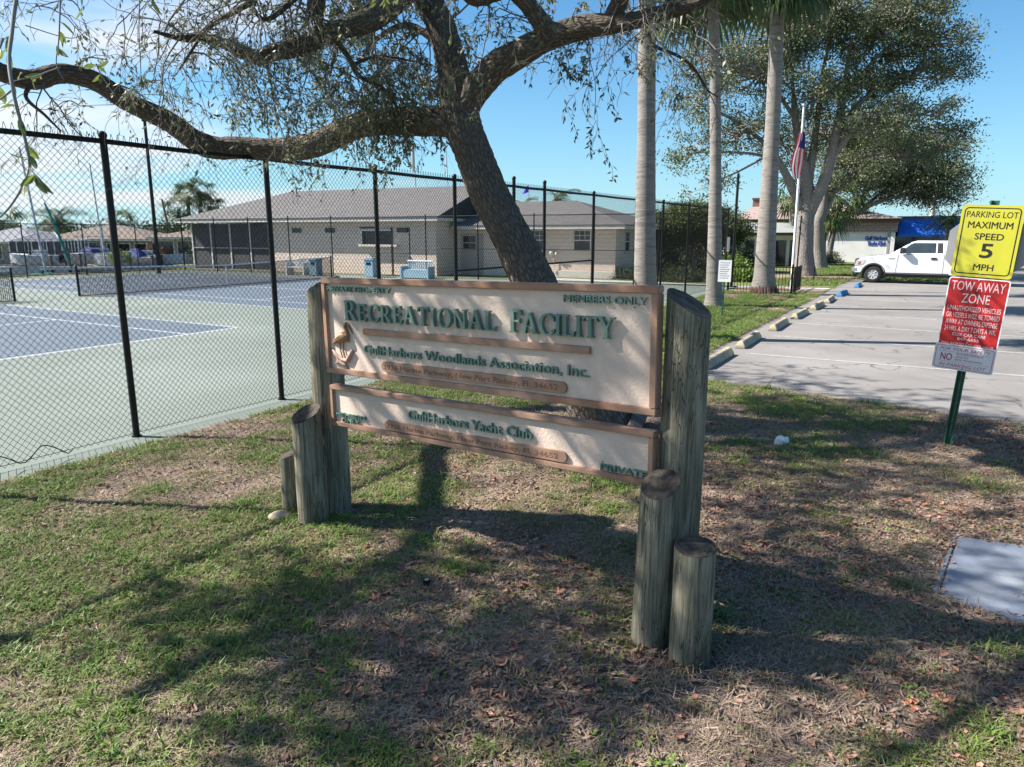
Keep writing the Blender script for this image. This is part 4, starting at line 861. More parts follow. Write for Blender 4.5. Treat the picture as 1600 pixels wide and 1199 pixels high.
for a,b in ((.150,.175),(.185,.205)): MB().tube([bx(a+.005,1.475,.01),bx(a,1.42,.01),bx(b,1.345,.01),bx(b+.004,1.325,.01)],.005,6).build('bird_leg',M_gold,UP)
for k in range(3): MB().tube([bx(.10+.02*k,1.478+.012*k,.024+.008*k),bx(.15+.015*k,1.497+.008*k,.044+.004*k),bx(.205,1.512+.006*k,.05)],.0045,6).build('feather',M_brass,UP,smooth='all')
blob([bx(.055,1.41,.006),bx(.11,1.365,.010),bx(.165,1.335,.012),bx(.225,1.330,.012),bx(.26,1.375,.012),bx(.285,1.41,.010)],[.006,.010,.014,.018,.016,.017]).build('driftwood_log',M_wash,UP,smooth='all')
blob([bx(.09,1.30,.006),bx(.14,1.315,.010),bx(.19,1.30,.012),bx(.225,1.275,.010)],[.008,.016,.016,.008]).build('driftwood_log',M_wash,UP,smooth='all')
blob([bx(.07,1.38,.006),bx(.13,1.33,.008),bx(.165,1.285,.008)],[.004,.007,.006]).build('driftwood_log',M_wash,UP,smooth='all')
# short posts clustered round the sign
def short_post(label,x,y,r,zt,slope,seed,lean=(0,0)):
    o=thing('wooden_post',label,'post',(x,y,0)); post_with_cap(o,'log',0,0,r,zt,slope,seed,lean); return o
short_post('short weathered round post in front of the left sign post, slanted oval top',-1.595,5.36,.118,.905,(.34,.38),3,(-.012,0))
short_post('shortest thin post at far left of the sign, beside the pale stone',-1.855,5.62,.068,.485,(.3,.15),4)
short_post('knee-high round post in front of the right sign post, dark cut top',.785,3.66,.108,.945,(.32,.42),5,(.022,0))
short_post('lowest round post at the right end of the sign, dark flat top',.972,3.50,.112,.655,(.05,.12),6,(.0,0))
# ------------------------------------------------------------------ parking signs on the green channel post
SP=thing('parking_sign_post','leaning green channel post with yellow speed, red tow-away and white safety signs','sign',(4.80-.085*.7507,7.37+.085*.66,0),math.atan2(-.66,.7507))
SP.rotation_euler=(0,R(3.0),math.atan2(-.66,.7507))
M_gp=mat('post_green',(.012,.075,.045),.4,(.02,.10,.06),6); M_yel=mat('sign_yellow',(.47,.45,.03),.45,(.42,.41,.035),2.5,col3=(.38,.37,.045),scale3=2.2); M_red=mat('sign_red',(.42,.018,.018),.4,(.36,.016,.016),2); M_sw=mat('sign_white',(.80,.78,.79),.4,(.74,.72,.73),4)
M_blk=mat('print_black',(.012,.012,.010),.5); M_back=mat('sign_back_grey',(.26,.26,.28),.45,(.32,.32,.34),3,metal=.3); M_redp=mat('print_red',(.42,.02,.05),.5)
MB().prism([(-.04,.0),(-.028,.0),(-.018,.035),(.018,.035),(.028,.0),(.04,.0),(.04,.006),(.032,.006),(.022,.041),(-.022,.041),(-.032,.006),(-.04,.006)],-.05,2.6,axis='z').build('channel_post',M_gp,SP)
pm=MB()
for k in range(30): pm.tube([(0,.0345,.12+k*.026),(0,.0352-.002,.12+k*.026)],.0045,6)
hb_=pm.build('bolt_hole',mat('hole_light',(.45,.46,.45),.8),SP); hb_['kind']='stuff'
def rplate(name,x0,x1,z0,z1,y,m,r=.03,th=.0025,par=SP):
    pts=[]
    for cx_,cz_,a0 in ((x1-r,z1-r,0),(x0+r,z1-r,PI/2),(x0+r,z0+r,PI),(x1-r,z0+r,1.5*PI)):
        for a in np.linspace(a0,a0+PI/2,6): pts.append((cx_+r*math.cos(a),cz_+r*math.sin(a)))
    return MB().prism(pts,y-th,y).build(name,m,par)
def border(par,x0,x1,z0,z1,y,wd,r,m,name='border'):
    def loop(x0,x1,z0,z1,r):
        pts=[]
        for cx_,cz_,a0 in ((x1-r,z1-r,0),(x0+r,z1-r,PI/2),(x0+r,z0+r,PI),(x1-r,z0+r,1.5*PI)):
            for a in np.linspace(a0,a0+PI/2,7): pts.append((cx_+r*math.cos(a),y,cz_+r*math.sin(a)))
        return pts
    a=loop(x0,x1,z0,z1,r); b=loop(x0+wd,x1-wd,z0+wd,z1-wd,max(r-wd,.004)); n=len(a)
    return MB().add(a+b,[(i,(i+1)%n,n+(i+1)%n,n+i) for i in range(n)]).build(name,m,par,fixn=False)
ys=-.002
Yp=rplate('yellow_plate',-.270,.268,1.835,2.555,ys-.004,M_yel,.03)
border(Yp,-.245,.243,1.862,2.530,ys-.0072,.011,.04,M_blk)
tx=dict(m=M_blk,parent=Yp,align='C')
text_mesh('PARKING LOT',.44,.062,.0005,y=ys-.0068,x=0,z=2.432,bold=.008,**tx)
text_mesh('MAXIMUM',.385,.068,.0005,y=ys-.0068,x=0,z=2.325,bold=.016,**tx); text_mesh('SPEED',.25,.066,.0005,y=ys-.0068,x=.01,z=2.212,bold=.016,**tx)
text_mesh('5',.105,.145,.0005,y=ys-.0068,x=.01,z=2.035,bold=.02,**tx); text_mesh('MPH',.175,.066,.0005,y=ys-.0068,x=.01,z=1.925-.02,bold=.016,**tx)
Rp=rplate('red_plate',-.272,.272,1.088,1.822,ys-.001,M_red,.03)
border(Rp,-.272,.272,1.088,1.822,ys-.0042,.010,.03,M_sw)
M_pale=mat('print_pale',(.62,.52,.54),.5); tx=dict(m=M_pale,parent=Rp,align='C'); yy=ys-.0038
text_mesh('TOW AWAY',.475,.100,.0005,y=yy,x=.0,z=1.690,bold=.0,**tx); text_mesh('ZONE',.25,.100,.0005,y=yy,x=.0,z=1.565,bold=.0,**tx)
for i,(t_,w_) in enumerate((('UNAUTHORIZED VEHICLES',.475),('OR VESSELS WILL BE TOWED',.475),('AWAY AT OWNERS EXPENSE',.465),('24 HRS. A DAY 7 DAYS A WK.',.465))):
    text_mesh(t_,w_,.054,.0005,y=yy,x=0,z=1.478-.072*i,bold=-.004,**tx)
text_mesh('COX CAR CARE',.30,.032,.0005,y=yy,x=0,z=1.214,bold=.01,**tx); text_mesh('847-6655',.195,.032,.0005,y=yy,x=0,z=1.170,bold=.01,**tx); text_mesh('MAX. RATE SET CTY. ORD. #00-19',.465,.022,.0005,y=yy,x=0,z=1.118,bold=.01,**tx)
Wp=rplate('white_plate',-.285,.272,.848,1.118,ys-.0052,M_sw,.025)
border(Wp,-.270,.257,.862,1.104,ys-.0084,.005,.03,M_redp); tx=dict(m=M_redp,parent=Wp,align='C'); yy=ys-.0080
text_mesh('FOR YOUR SAFETY',.46,.034,.0005,y=yy,x=-.005,z=1.052,shear=.25,**tx); text_mesh('IN PARKING LOT',.43,.036,.0005,y=yy,x=-.005,z=.880,shear=.25,**tx)
text_mesh('NO',.105,.078,.0005,y=yy,x=-.165,z=.945,bold=.01,**tx)
for i,(t_,w_) in enumerate((('SKATEBOARDING',.25),('SKATES',.12),('BMX MANEUVERS',.25))): text_mesh(t_,w_,.02,.0005,y=yy,x=-.08,z=1.012-.031*i,shear=.2,m=M_redp,parent=Wp)
for z in (1.036,.932): MB().box(-.24,.235,yy-.0006,yy,z,z+.002).build('rule_line',M_redp,Wp)
for z in (2.545-.09,1.87,1.80,1.15,1.08,.87): MB().ball((0,ys-.009,z),.008,8,5,(1,.5,1)).build('bolt',M_back,SP)
oc=[(.355*math.cos(R(22.5+45*k))/math.cos(R(22.5))*1.0,2.14+.355*math.sin(R(22.5+45*k))/math.cos(R(22.5))) for k in range(8)]
MB().prism(oc,.045,.048).build('octagon_plate',M_back,SP)
# small white sign on the green post by the palm; another on the fence
o=thing('small_sign','small white notice on a thin green post in front of the middle palm trunk','sign',(5.75,19.4,0),R(-25))
MB().box(-.02,.02,-.012,.012,0,1.3).build('post',M_gp,o)
pl=MB().box(-.17,.17,-.018,-.013,.98,1.56).build('plate',M_white,o); M_sm=mat('print_blue_grey',(.2,.22,.34),.6)
for i in range(8): MB().box(-.13,.13-.03*(i%3),-.0195,-.0182,1.48-.058*i,1.497-.058*i).build('text_rule',M_sm,pl)
o=thing('small_sign','narrow white notice fixed on the fence left of the corner post','sign',T(.98,-.06,0),FROT+PI)
pl=MB().box(-.2,.2,.045,.05,1.5,2.1).build('plate',M_white,o)
for i in range(7): MB().box(-.15,.15-.04*(i%2),.0501,.052,2.02-.07*i,2.04-.07*i).build('text_rule',M_sm,pl)
# thin shadowless stake left of the walk by the oak, and yacht club lettering
a=gr(1271,441); o=thing('stake','thin dark stake in the mulch in front of the big oak trunk','stake',(a.x,a.y,0)); MB().tube([(0,0,0),(0,0,.75)],.025,6).build('stake',M_black,o)
M_lb=mat('letter_blue',(.03,.06,.30),.6)
text_mesh('Gulf Harbors',1.55,.32,.04,bold=.03,m=M_lb,parent=yc,x=ux(1352,373)-.0,z=1.72,y=-.001); text_mesh('Yacht Club',1.30,.32,.04,bold=.03,m=M_lb,parent=yc,x=ux(1356,373),z=1.32,y=-.001)
# ------------------------------------------------------------------ small things on the lawn
def patch_box():
    o=thing('utility_box','bluish-grey concrete utility box cover set in the lawn at the right edge','utility box',(0,0,0))
    c0=gr(1490,841); c1=c0+(gr(1600,857)-c0)*1.5; c3=gr(1456,926); c2=c3+(gr(1600,980)-c3)*1.7; P=[(q.x,q.y) for q in (c0,c1,c2,c3)]
    M_l=mat('lid_concrete',(.105,.13,.18),.85,(.18,.205,.25),3,8,bump=.5,bscale=40,lo=.3,hi=.7,col3=(.25,.27,.30),scale3=2.2,bdist=.005)
    def lerp(a,b,t): return (a[0]+(b[0]-a[0])*t,a[1]+(b[1]-a[1])*t)
    a=lerp(P[0],P[1],.035); b=lerp(P[3],P[2],.04); a2=lerp(P[0],P[1],.047); b2=lerp(P[3],P[2],.052)
    MB().prism([P[0],a,b,P[3]],-.02,.020,axis='z').build('collar_strip',M_l,o,bevel=.004); MB().prism([a2,P[1],P[2],b2],-.02,.022,axis='z').build('lid',M_l,o,bevel=.006)
    MB().prism([a,a2,b2,b],-.02,.010,axis='z').build('joint',M_dirt,o)
    MB().prism([(3.9,4.40),(4.02,4.40),(4.04,4.52),(3.93,4.55)],.0222,.0226,axis='z').build('paint_mark',mat('marking_green',(.15,.5,.42),.8,(.3,.44,.5),10),o)
patch_box()
o=thing('crumpled_paper','crumpled white paper litter on the lawn in front of the parking sign','litter',(2.96,7.48,0)); 
m=MB(); m.ball((0,0,.055),.07,11,8,(1.1,.9,.75)); m.v=[(x*(1+.35*mnoise.noise(Vector((x*30,y*30,z*30)))),y*(1+.35*mnoise.noise(Vector((x*25,y*30+5,z*30)))),max(.003,z*(1+.4*mnoise.noise(Vector((x*28,y*28,z*28+9))))) ) for x,y,z in m.v]
m.build('paper',M_white,o); MB().add([(-.12,-.03,.01),(-.02,-.06,.02),(.0,.02,.09),(-.06,.03,.05)],[(0,1,2),(0,2,3)]).build('flap',M_white,o,fixn=False)
def rock(label,x,y,r,m,sq=.6,seed=0):
    o=thing('stone',label,'stone',(x,y,0)); k=MB(); k.ball((0,0,r*.35),r,14,9,(1.25,.9,sq)); k.v=[tuple(Vector(v)*(1+.35*mnoise.noise(Vector(v)*9+Vector((seed,0,0))))) for v in k.v]; k.build('rock',m,o,smooth=True)
rock('pale limestone lump at the foot of the short left posts',-1.87,5.40,.085,mat('limestone',(.42,.36,.26),.9,(.28,.22,.15),14,bump=1,bscale=30))
rock('dark small stone hard against the short left post',-1.70,5.28,.035,mat('dark_stone',(.06,.055,.05),.9))
sp_=gr(667,917); o=thing('sprinkler_head','small black pop-up sprinkler head with pale ring top in the lawn','sprinkler',(sp_.x,sp_.y,0))
MB().tube([(0,0,-.03),(0,0,.045),(0,0,.05)],[.022,.022,.018],16).build('body',M_black,o,smooth=True); MB().tube([(0,0,.04),(0,0,.052)],.0255,16).build('collar',M_black,o,smooth=True)
MB().tube([(0,0,.0522),(0,0,.054)],.013,14).build('cap_ring',mat('ring_pale',(.4,.45,.55),.5),o); MB().tube([(0,0,.0541),(0,0,.055)],.006,10).build('cap_centre',M_black,o)
# ------------------------------------------------------------------ trees
BARK=bark_mat('oak_bark',(.032,.026,.022),(.21,.175,.145),(.13,.108,.09),34,9,1.0)
BARKT=mat('twig_bark',(.13,.11,.10),.95,(.21,.185,.17),9)
BARKF=bark_mat('far_oak_bark',(.13,.115,.105),(.31,.285,.26),(.25,.23,.21),22,5.0,.7)
LEAF=mat('oak_leaf',(.10,.12,.06),.45,(.17,.18,.10),1.6,3,trans=.42,coord='World',island=.45,spec=.45)
LEAFB=mat('oak_leaf_bright',(.12,.17,.04),.45,(.16,.20,.05),3,trans=.45,coord='World',island=.3)
LEAFF=mat('far_oak_leaf',(.06,.092,.034),.6,(.165,.19,.085),.45,4,trans=.22,coord='World',island=.5)
def bark_tube(name,pts,rads,parent,m,sides=20,sub=10,disp=.0,seed=0,flare=None):
    P=smooth_path(pts,sub); rr=[]
    for i in range(len(P)):
        t=i/(len(P)-1)*(len(rads)-1); k=min(int(t),len(rads)-2); rr.append(rads[k]+(rads[k+1]-rads[k])*(t-k))
    vs=[];fs=[];uv=[];prev=None;L_=0
    for i,p in enumerate(P):
        d=(P[min(i+1,len(P)-1)]-P[max(i-1,0)]).normalized()
        a=d.orthogonal().normalized() if prev is None else (prev-d*prev.dot(d)).normalized()
        prev=a;b=d.cross(a)
        if i: L_+=(P[i]-P[i-1]).length
        for k in range(sides):
            an=2*PI*k/sides; ca,sa=math.cos(an),math.sin(an); r=rr[i]
            if disp:
                q=Vector((ca*r*20+seed,sa*r*20,L_*4.2)); n_=1-abs(mnoise.noise(q))*2.2
                r+=disp*(n_-.4)+.06*r*mnoise.noise(Vector((ca*1.1,sa*1.1+seed,L_*1.3)))+disp*.6*mnoise.noise(Vector((ca*r*70,sa*r*70,L_*28)))
            else: r*=1+.07*mnoise.noise(Vector((ca*1.3,sa*1.3+seed,L_*2)))
            vs.append(p+(a*ca+b*sa)*r); 
        uv.append(L_)
    n=len(P)
    for i in range(n-1):
        for k in range(sides): k2=(k+1)%sides; fs.append((i*sides+k,i*sides+k2,(i+1)*sides+k2,(i+1)*sides+k))
    me=bpy.data.meshes.new(name); me.from_pydata([tuple(v) for v in vs],[],fs); ul=me.uv_layers.new(name='UVMap'); li=0; data=np.empty(len(fs)*8)
    for i in range(n-1):
        for k in range(sides):
            data[li:li+8]=[k/sides*(rr[0]/.26)**.5,uv[i],(k+1)/sides*(rr[0]/.26)**.5,uv[i],(k+1)/sides*(rr[0]/.26)**.5,uv[i+1],k/sides*(rr[0]/.26)**.5,uv[i+1]]; li+=8
    ul.data.foreach_set('uv',data); me.polygons.foreach_set('use_smooth',[True]*len(me.polygons)); me.materials.append(m)
    o=bpy.data.objects.new(name,me); C.objects.link(o); o.parent=parent; return o,P,rr
TW=[];LP_=[];LD_=[]
def emit_tubes(tubes,name,m,parent,sides=4):
    vs=[];fs=[];off=0
    ang=np.arange(sides)*2*PI/sides; ca,sa=np.cos(ang),np.sin(ang)
    for P,r in tubes:
        P=np.asarray(P); r=np.asarray(r); n=len(P); d=np.gradient(P,axis=0); d/=np.linalg.norm(d,axis=1,keepdims=True)+1e-9
        ref=np.array([.31,.52,.79]); a=np.cross(d,ref); a/=np.linalg.norm(a,axis=1,keepdims=True)+1e-9; b=np.cross(d,a)
        V=P[:,None,:]+(a[:,None,:]*ca[None,:,None]+b[:,None,:]*sa[None,:,None])*r[:,None,None]
        vs.append(V.reshape(-1,3)); i=np.arange(n-1)[:,None]*sides; k=np.arange(sides)[None,:]; k2=(k+1)%sides
        fs.append((np.stack([i+k,i+k2,i+sides+k2,i+sides+k],-1).reshape(-1,4))+off); off+=n*sides
    V=np.concatenate(vs);Fq=np.concatenate(fs); me=bpy.data.meshes.new(name); me.vertices.add(len(V)); me.vertices.foreach_set('co',V.reshape(-1).astype(np.float32))
    me.loops.add(Fq.size); me.loops.foreach_set('vertex_index',Fq.reshape(-1).astype(np.int32)); me.polygons.add(len(Fq)); me.polygons.foreach_set('loop_start',np.arange(0,Fq.size,4,dtype=np.int32)); me.update(calc_edges=True)
    me.polygons.foreach_set('use_smooth',[True]*len(me.polygons)); me.materials.append(m); o=bpy.data.objects.new(name,me); C.objects.link(o); o.parent=parent; o['kind']='stuff'; return o
def grow(p,d,L_,r,lev,rng,tubes,lp,ld,droop=.25,wander=.35,leafy=1.0,nch=4):
    n=7; pts=[np.array(p)]; d=np.array(d)/np.linalg.norm(d); dirs=[d]
    for i in range(n):
        d=d+rng.normal(size=3)*wander/ n**.5 + np.array([0,0,-droop/n]); d/=np.linalg.norm(d); pts.append(pts[-1]+d*L_/n); dirs.append(d)
    rr=np.linspace(r,r*.45,n+1); tubes.append((np.array(pts),rr))
    if lev>0:
        for k in range(nch):
            i=rng.integers(2,n+1); q=rng.normal(size=3); q=q-dirs[i]*q.dot(dirs[i]); q/=np.linalg.norm(q)
            nd=dirs[i]*rng.uniform(.5,1)+q*rng.uniform(.5,1.0); grow(pts[i],nd,L_*rng.uniform(.45,.7),rr[i]*.6,lev-1,rng,tubes,lp,ld,droop,wander*1.1,leafy,nch)
    if lev<=1 and leafy>0:
        m_=rng.poisson((5 if lev==1 else 9)*leafy)
        for _ in range(m_):
            i=rng.integers(2,n+1); q=rng.normal(size=3); nd=dirs[i]*.7+q*.6+np.array([0,0,-.25]); lp.append(pts[i]+rng.normal(size=3)*.01); ld.append(nd)
rng=np.random.default_rng(11)
OB=Vector((1.10,8.10,0)); oak=thing('oak_tree','big leaning live oak right behind the sign, rough dark bark, limbs reaching over the fence','tree',OB)
def pl(lst): return [at(u,v,Y)-OB for u,v,Y in lst]
tr,TP,TR=bark_tube('trunk',[(.12,-.02,-.12),(.02,0,.02)]+pl([(892,560,8.2),(835,445,8.3),(800,372,8.4),(763,300,8.5),(737,235,8.62),(720,185,8.7),(709,120,8.8),(692,50,8.9),(664,-10,9.0),(640,-70,9.1),(625,-150,9.0)]),[.46,.34,.28,.25,.225,.215,.205,.215,.18,.16,.15,.13,.10],oak,BARK,64,16,.017)
limbs=[]
def limb(lst,rads,sides=36,disp=.012,sub=10,name='limb',seed=1):
    o,P,r=bark_tube(name,[Vector(p) if not isinstance(p,tuple) or len(p)==3 and isinstance(p[0],float) else p for p in lst],rads,oak,BARK,sides,sub,disp,seed); limbs.append((P,r)); return P,r
L1=limb(pl([(742,225,8.6),(700,192,8.72),(655,190,8.9),(600,191,9.1),(560,196,9.2),(520,214,9.3),(480,229,9.42),(430,234,9.52),(375,231,9.5),(322,228,9.35),(262,190,9.05),(200,160,8.75),(150,128,8.5),(100,115,8.25),(50,124,8.0),(0,113,7.7),(-60,80,7.3),(-150,40,6.7)])+[Vector((-7.4,-2.6,4.9)),Vector((-9.0,-4.2,5.3))],
   [.12,.17,.165,.15,.148,.15,.15,.135,.13,.135,.115,.10,.10,.095,.105,.09,.085,.08,.07,.05],40,.013,10,seed=3)
L2=limb(pl([(716,190,8.7),(745,140,8.6),(772,108,8.5),(800,90,8.4),(850,62,8.15),(912,42,7.85),(975,36,7.6),(1025,23,7.4),(1075,8,7.2),(1120,-20,7.0)])+[Vector((1.6,-2.2,5.2)),Vector((2.6,-3.4,5.7))],[.12,.16,.165,.155,.125,.115,.08,.07,.06,.055,.045,.03],36,.013,10,seed=5)
L3=limb(pl([(655,-30,9.0),(625,-5,8.6),(600,15,8.4),(575,32,8.3),(530,47,8.2),(475,70,8.1),(425,83,8.05),(398,88,8.0),(350,68,7.9),(312,58,7.8),(288,60,7.75),(240,50,7.6)]),[.12,.13,.135,.13,.10,.095,.085,.075,.05,.04,.035,.012],26,.009,8,seed=7)
limb(pl([(520,-60,7.9),(500,-20,7.9),(494,10,7.9),(497,46,7.95)]),[.07,.085,.09,.035],20,.014,8,seed=9)
limb(pl([(868,60,8.05),(845,35,8.0),(825,8,7.9),(797,-16,7.8),(765,-8,7.7),(735,-6,7.6),(700,-60,7.4)]),[.10,.10,.085,.08,.075,.07,.06],24,.010,8,seed=11)
limb(pl([(945,48,7.75),(960,20,7.7),(972,-5,7.6),(990,-60,7.4)])+[Vector((.3,-1.6,5.6))],[.08,.09,.08,.07,.05],24,.010,8,seed=13)
for P_,R_ in ((pl([(522,58,8.2),(545,90,8.3),(560,118,8.4),(598,138,8.5),(622,170,8.6)]),[.035,.03,.026,.02,.012]),(pl([(555,100,8.35),(590,88,8.5),(640,95,8.6)]),[.02,.016,.01]),(pl([(1012,55,7.45),(1022,72,7.4),(1060,88,7.4),(1085,108,7.4),(1105,140,7.4),(1122,152,7.4)]),[.022,.018,.015,.012,.008,.005]),
   (pl([(640,-40,9),(600,-30,9.3),(560,0,9.6),(530,60,9.8),(515,120,9.9)]),[.05,.045,.04,.03,.015]),(pl([(700,80,8.9),(640,40,9.4),(590,60,9.8),(560,100,10)]),[.05,.04,.03,.015]),(pl([(60,120,8.0),(40,150,7.8),(70,180,7.6),(95,205,7.5)]),[.03,.02,.014,.008]),
   (pl([(400,0,7.6),(355,25,7.6),(320,50,7.6),(280,110,7.6)]),[.03,.025,.018,.008]), (pl([(480,-20,8),(420,30,7.8),(390,10,7.7)]),[.03,.025,.01])):
    limb(P_,R_,12,0,6,'branch',seed=15)
# out-of-frame part of the crown: limbs over and left of the camera, whose shade dapples sign and lawn
CAN=[([(-1.7,.9,5.0),(-3.4,-.8,6.4),(-5.0,-2.4,7.0),(-6.6,-3.6,7.3),(-8.4,-4.6,7.4)],[.12,.10,.08,.06,.03]),
     ([(-1.9,.6,5.4),(-1.6,-1.6,6.6),(-1.9,-3.8,7.2),(-2.6,-6.0,7.5)],[.10,.08,.06,.03]),
     ([(-3.2,-.6,6.3),(-4.2,-3.4,6.9),(-5.2,-5.6,7.2),(-6.4,-7.0,7.4)],[.08,.06,.05,.03]),
     ([(-1.8,1.0,5.6),(-3.6,1.0,7.0),(-5.6,.4,7.6),(-7.4,.2,7.8)],[.11,.09,.07,.04]),
     ([(-.6,-1.2,4.9),(.3,-3.2,5.9),(.4,-5.0,6.4)],[.06,.05,.03])]
for P_,R_ in CAN: limb([Vector(p) for p in P_],R_,14,0,6,seed=17)
tubes=[];lp=[];ld=[]
def along(L_,a,b,n,ln,r,up,droop,leafy,lev=2,nch=4,side=None):
    P,rr=L_
    for _ in range(n):
        i=int(rng.uniform(a,b)*(len(P)-1)); p=np.array(P[i]); q=rng.normal(size=3)
        if side is not None: q=q*.6+np.array(side)
        q[2]+=up; q/=np.linalg.norm(q); grow(p+q*rr[i]*.7,q,ln*rng.uniform(.6,1.2),r*rng.uniform(.7,1.2),lev,rng,tubes,lp,ld,droop,.45,leafy,nch)
along(L1,.60,.88,9,.9,.011,.5,.5,.10); along(L1,.36,.6,7,.6,.008,.6,.3,.5); along(L1,.1,.3,4,.5,.007,-.8,.8,.5,1)
along(L3,.25,.6,9,1.0,.012,.0,.7,1.0); along(L3,.6,1,9,1.1,.012,.1,.6,.25)
along(limbs[3],0,1,10,.7,.01,0,.3,.3); along(L2,.35,.7,6,.8,.009,-.4,.9,.9,2,3); along(L2,.45,.8,8,.7,.009,-.3,.5,.0)
along(limbs[4],0,1,8,.8,.01,.2,.6,.9); along(limbs[5],0,1,8,.8,.01,.2,.5,.7)
for k in (6,7,9,10): along(limbs[k],.2,1,10,.75,.009,0,.8,1.3)
along(limbs[8],.1,1,9,.6,.007,.2,.2,.0,1,4); along(limbs[11],.1,1,4,.5,.006,-.3,.5,.2,1)
for k in (12,13): along(limbs[k],0,1,14,.9,.009,-.2,.8,.35)
along((TP,TR),.74,1,7,1.1,.014,.2,.8,1.2)
# leafy sprays hanging behind the left limb, under the limbs and along the top of the frame
for u,v,Y,n_,ln,lf in ((450,120,9.2,9,.8,1.0),(500,150,9.4,10,.8,1.3),(560,160,9.5,10,.7,1.4),(620,150,9.4,8,.7,1.3),(650,110,9.3,7,.7,1.2),(600,60,9.2,7,.8,1.2),(430,40,8.6,8,.9,.8),(360,20,8.2,9,.9,.4),(300,10,8.0,9,.9,.35),(230,15,7.6,9,.9,.35),(160,25,7.3,8,.8,.35),(110,10,7.0,7,.8,.4),(745,60,8.7,3,.5,.7),(675,230,9.0,2,.4,.6),(700,250,9.1,1,.35,.5),(880,90,7.9,4,.45,1.3),(905,75,7.9,3,.45,1.2),(835,105,8.1,2,.5,.4),(320,110,8.2,6,.7,.2),(230,90,8.0,6,.7,.2),(200,175,8.5,4,.5,.5),(150,200,8.3,3,.5,.4),(370,180,9.2,4,.4,.4),(790,20,8.2,2,.4,.7),(900,10,7.9,3,.4,.8)):
    for _ in range(max(1,int(n_*.42))):
        p=np.array(at(u+rng.normal()*28,v-25+rng.normal()*18,Y)-OB); q=rng.normal(size=3); q[2]-=.4; grow(p,q,ln*rng.uniform(.6,1.1),.007,1 if n_<4 else 2,rng,tubes,lp,ld,.8,.5,lf,3)
# canopy masses out of frame (positions chosen where the photo's shade falls on the lawn)
def canopy(gx,gy,z,rad,n_,lf=1.6):
    k=1/math.tan(SUN_EL); c=np.array([gx-.99*k*z-OB.x,gy+.13*k*z-OB.y,z])
    for _ in range(int(n_*1.7)):
        q=rng.normal(size=3); q[2]*=.5; p=c+q*rad*.45; grow(p,rng.normal(size=3),.75*rng.uniform(.6,1.2),.009,2,rng,tubes,lp,ld,.5,.5,lf,3)
for u,v,z,rad,n_ in ((620,960,5.4,.75,12),(480,930,5.2,.6,8),(760,985,5.6,.8,12),(900,960,5.8,.7,10),(690,1060,5.4,.7,10),(520,1050,5.2,.6,6),(850,1080,5.6,.5,6),(1000,930,6.0,.7,9),(1200,850,6.2,.7,9),(1330,905,6.6,.8,12),(1280,980,6.4,.7,9),(1420,960,6.8,.6,8),(1180,760,6.4,.6,6),(1330,760,6.8,.7,8),(1480,800,7.0,.7,8),(1250,690,6.8,.6,7),(1420,690,7.2,.8,9),(1560,740,7.4,.8,8),(1180,640,6.8,.8,9),(1350,640,7.2,.9,9),(1520,680,7.6,1.0,10),(1130,585,7.0,.8,9),(1250,600,7.2,.8,8),(1400,625,7.6,.9,8),(1560,655,7.8,.9,8),(780,1150,5.4,.4,4),(1500,880,7.0,.4,3),(1150,1000,6.2,.6,8)):
    g_=gr(u,v); canopy(g_.x,g_.y,z,rad,n_,2.2)
# branches between the sun and the boards: their shade runs down the sign in slanting bands
def board_pt(u,v):
    x=(u-800)/F; q=-(v-599.5)/F; r=Vector((x,math.cos(PITCH)+q*math.sin(PITCH),-math.sin(PITCH)+q*math.cos(PITCH))); nn=Vector((-.567,-.8235,0)); k=(LB-Vector((0,0,H))).dot(nn)/r.dot(nn); return Vector((0,0,H))+r*k
for (u0,v0),(u1,v1),k0,k1,ra in (((610,425),(770,610),5.2,4.6,.030),((690,420),(850,640),5.6,5.0,.038),((760,430),(930,650),5.0,5.6,.022),((500,470),(600,600),4.6,4.8,.035),((540,600),(640,690),4.8,4.6,.05),((860,440),(1010,560),5.8,5.4,.02),((880,640),(1000,750),5.4,5.2,.03),((640,600),(760,730),5.0,5.0,.028),((1030,560),(1100,760),5.5,5.0,.03),((455,640),(540,760),4.4,4.6,.04)):
    a_=board_pt(u0,v0)+SUN_DIR*k0-OB; b_=board_pt(u1,v1)+SUN_DIR*k1-OB; m_=(a_+b_)/2+Vector((0,0,.06)); ext=(b_-a_)*.35
    tubes.append((np.array([tuple(q) for q in smooth_path([a_-ext,a_,m_,b_,b_+ext],5)]),np.linspace(ra*1.1,ra*.7,21)))
    for _ in range(2): grow(np.array(a_.lerp(b_,rng.uniform())),rng.normal(size=3),.5,.006,1,rng,tubes,lp,ld,.5,.5,1.6,3)
emit_tubes([(P,np.maximum(r,.0022)) for P,r in tubes],'twigs',BARKT,oak,4)
LPa=np.array(lp); LDa=np.array(ld); print('oak twigs',len(tubes),'leaves',len(LPa))
quads('leaves',leaf_quads(LPa,LDa,.066,.022,rng),LEAF,oak,'stuff')
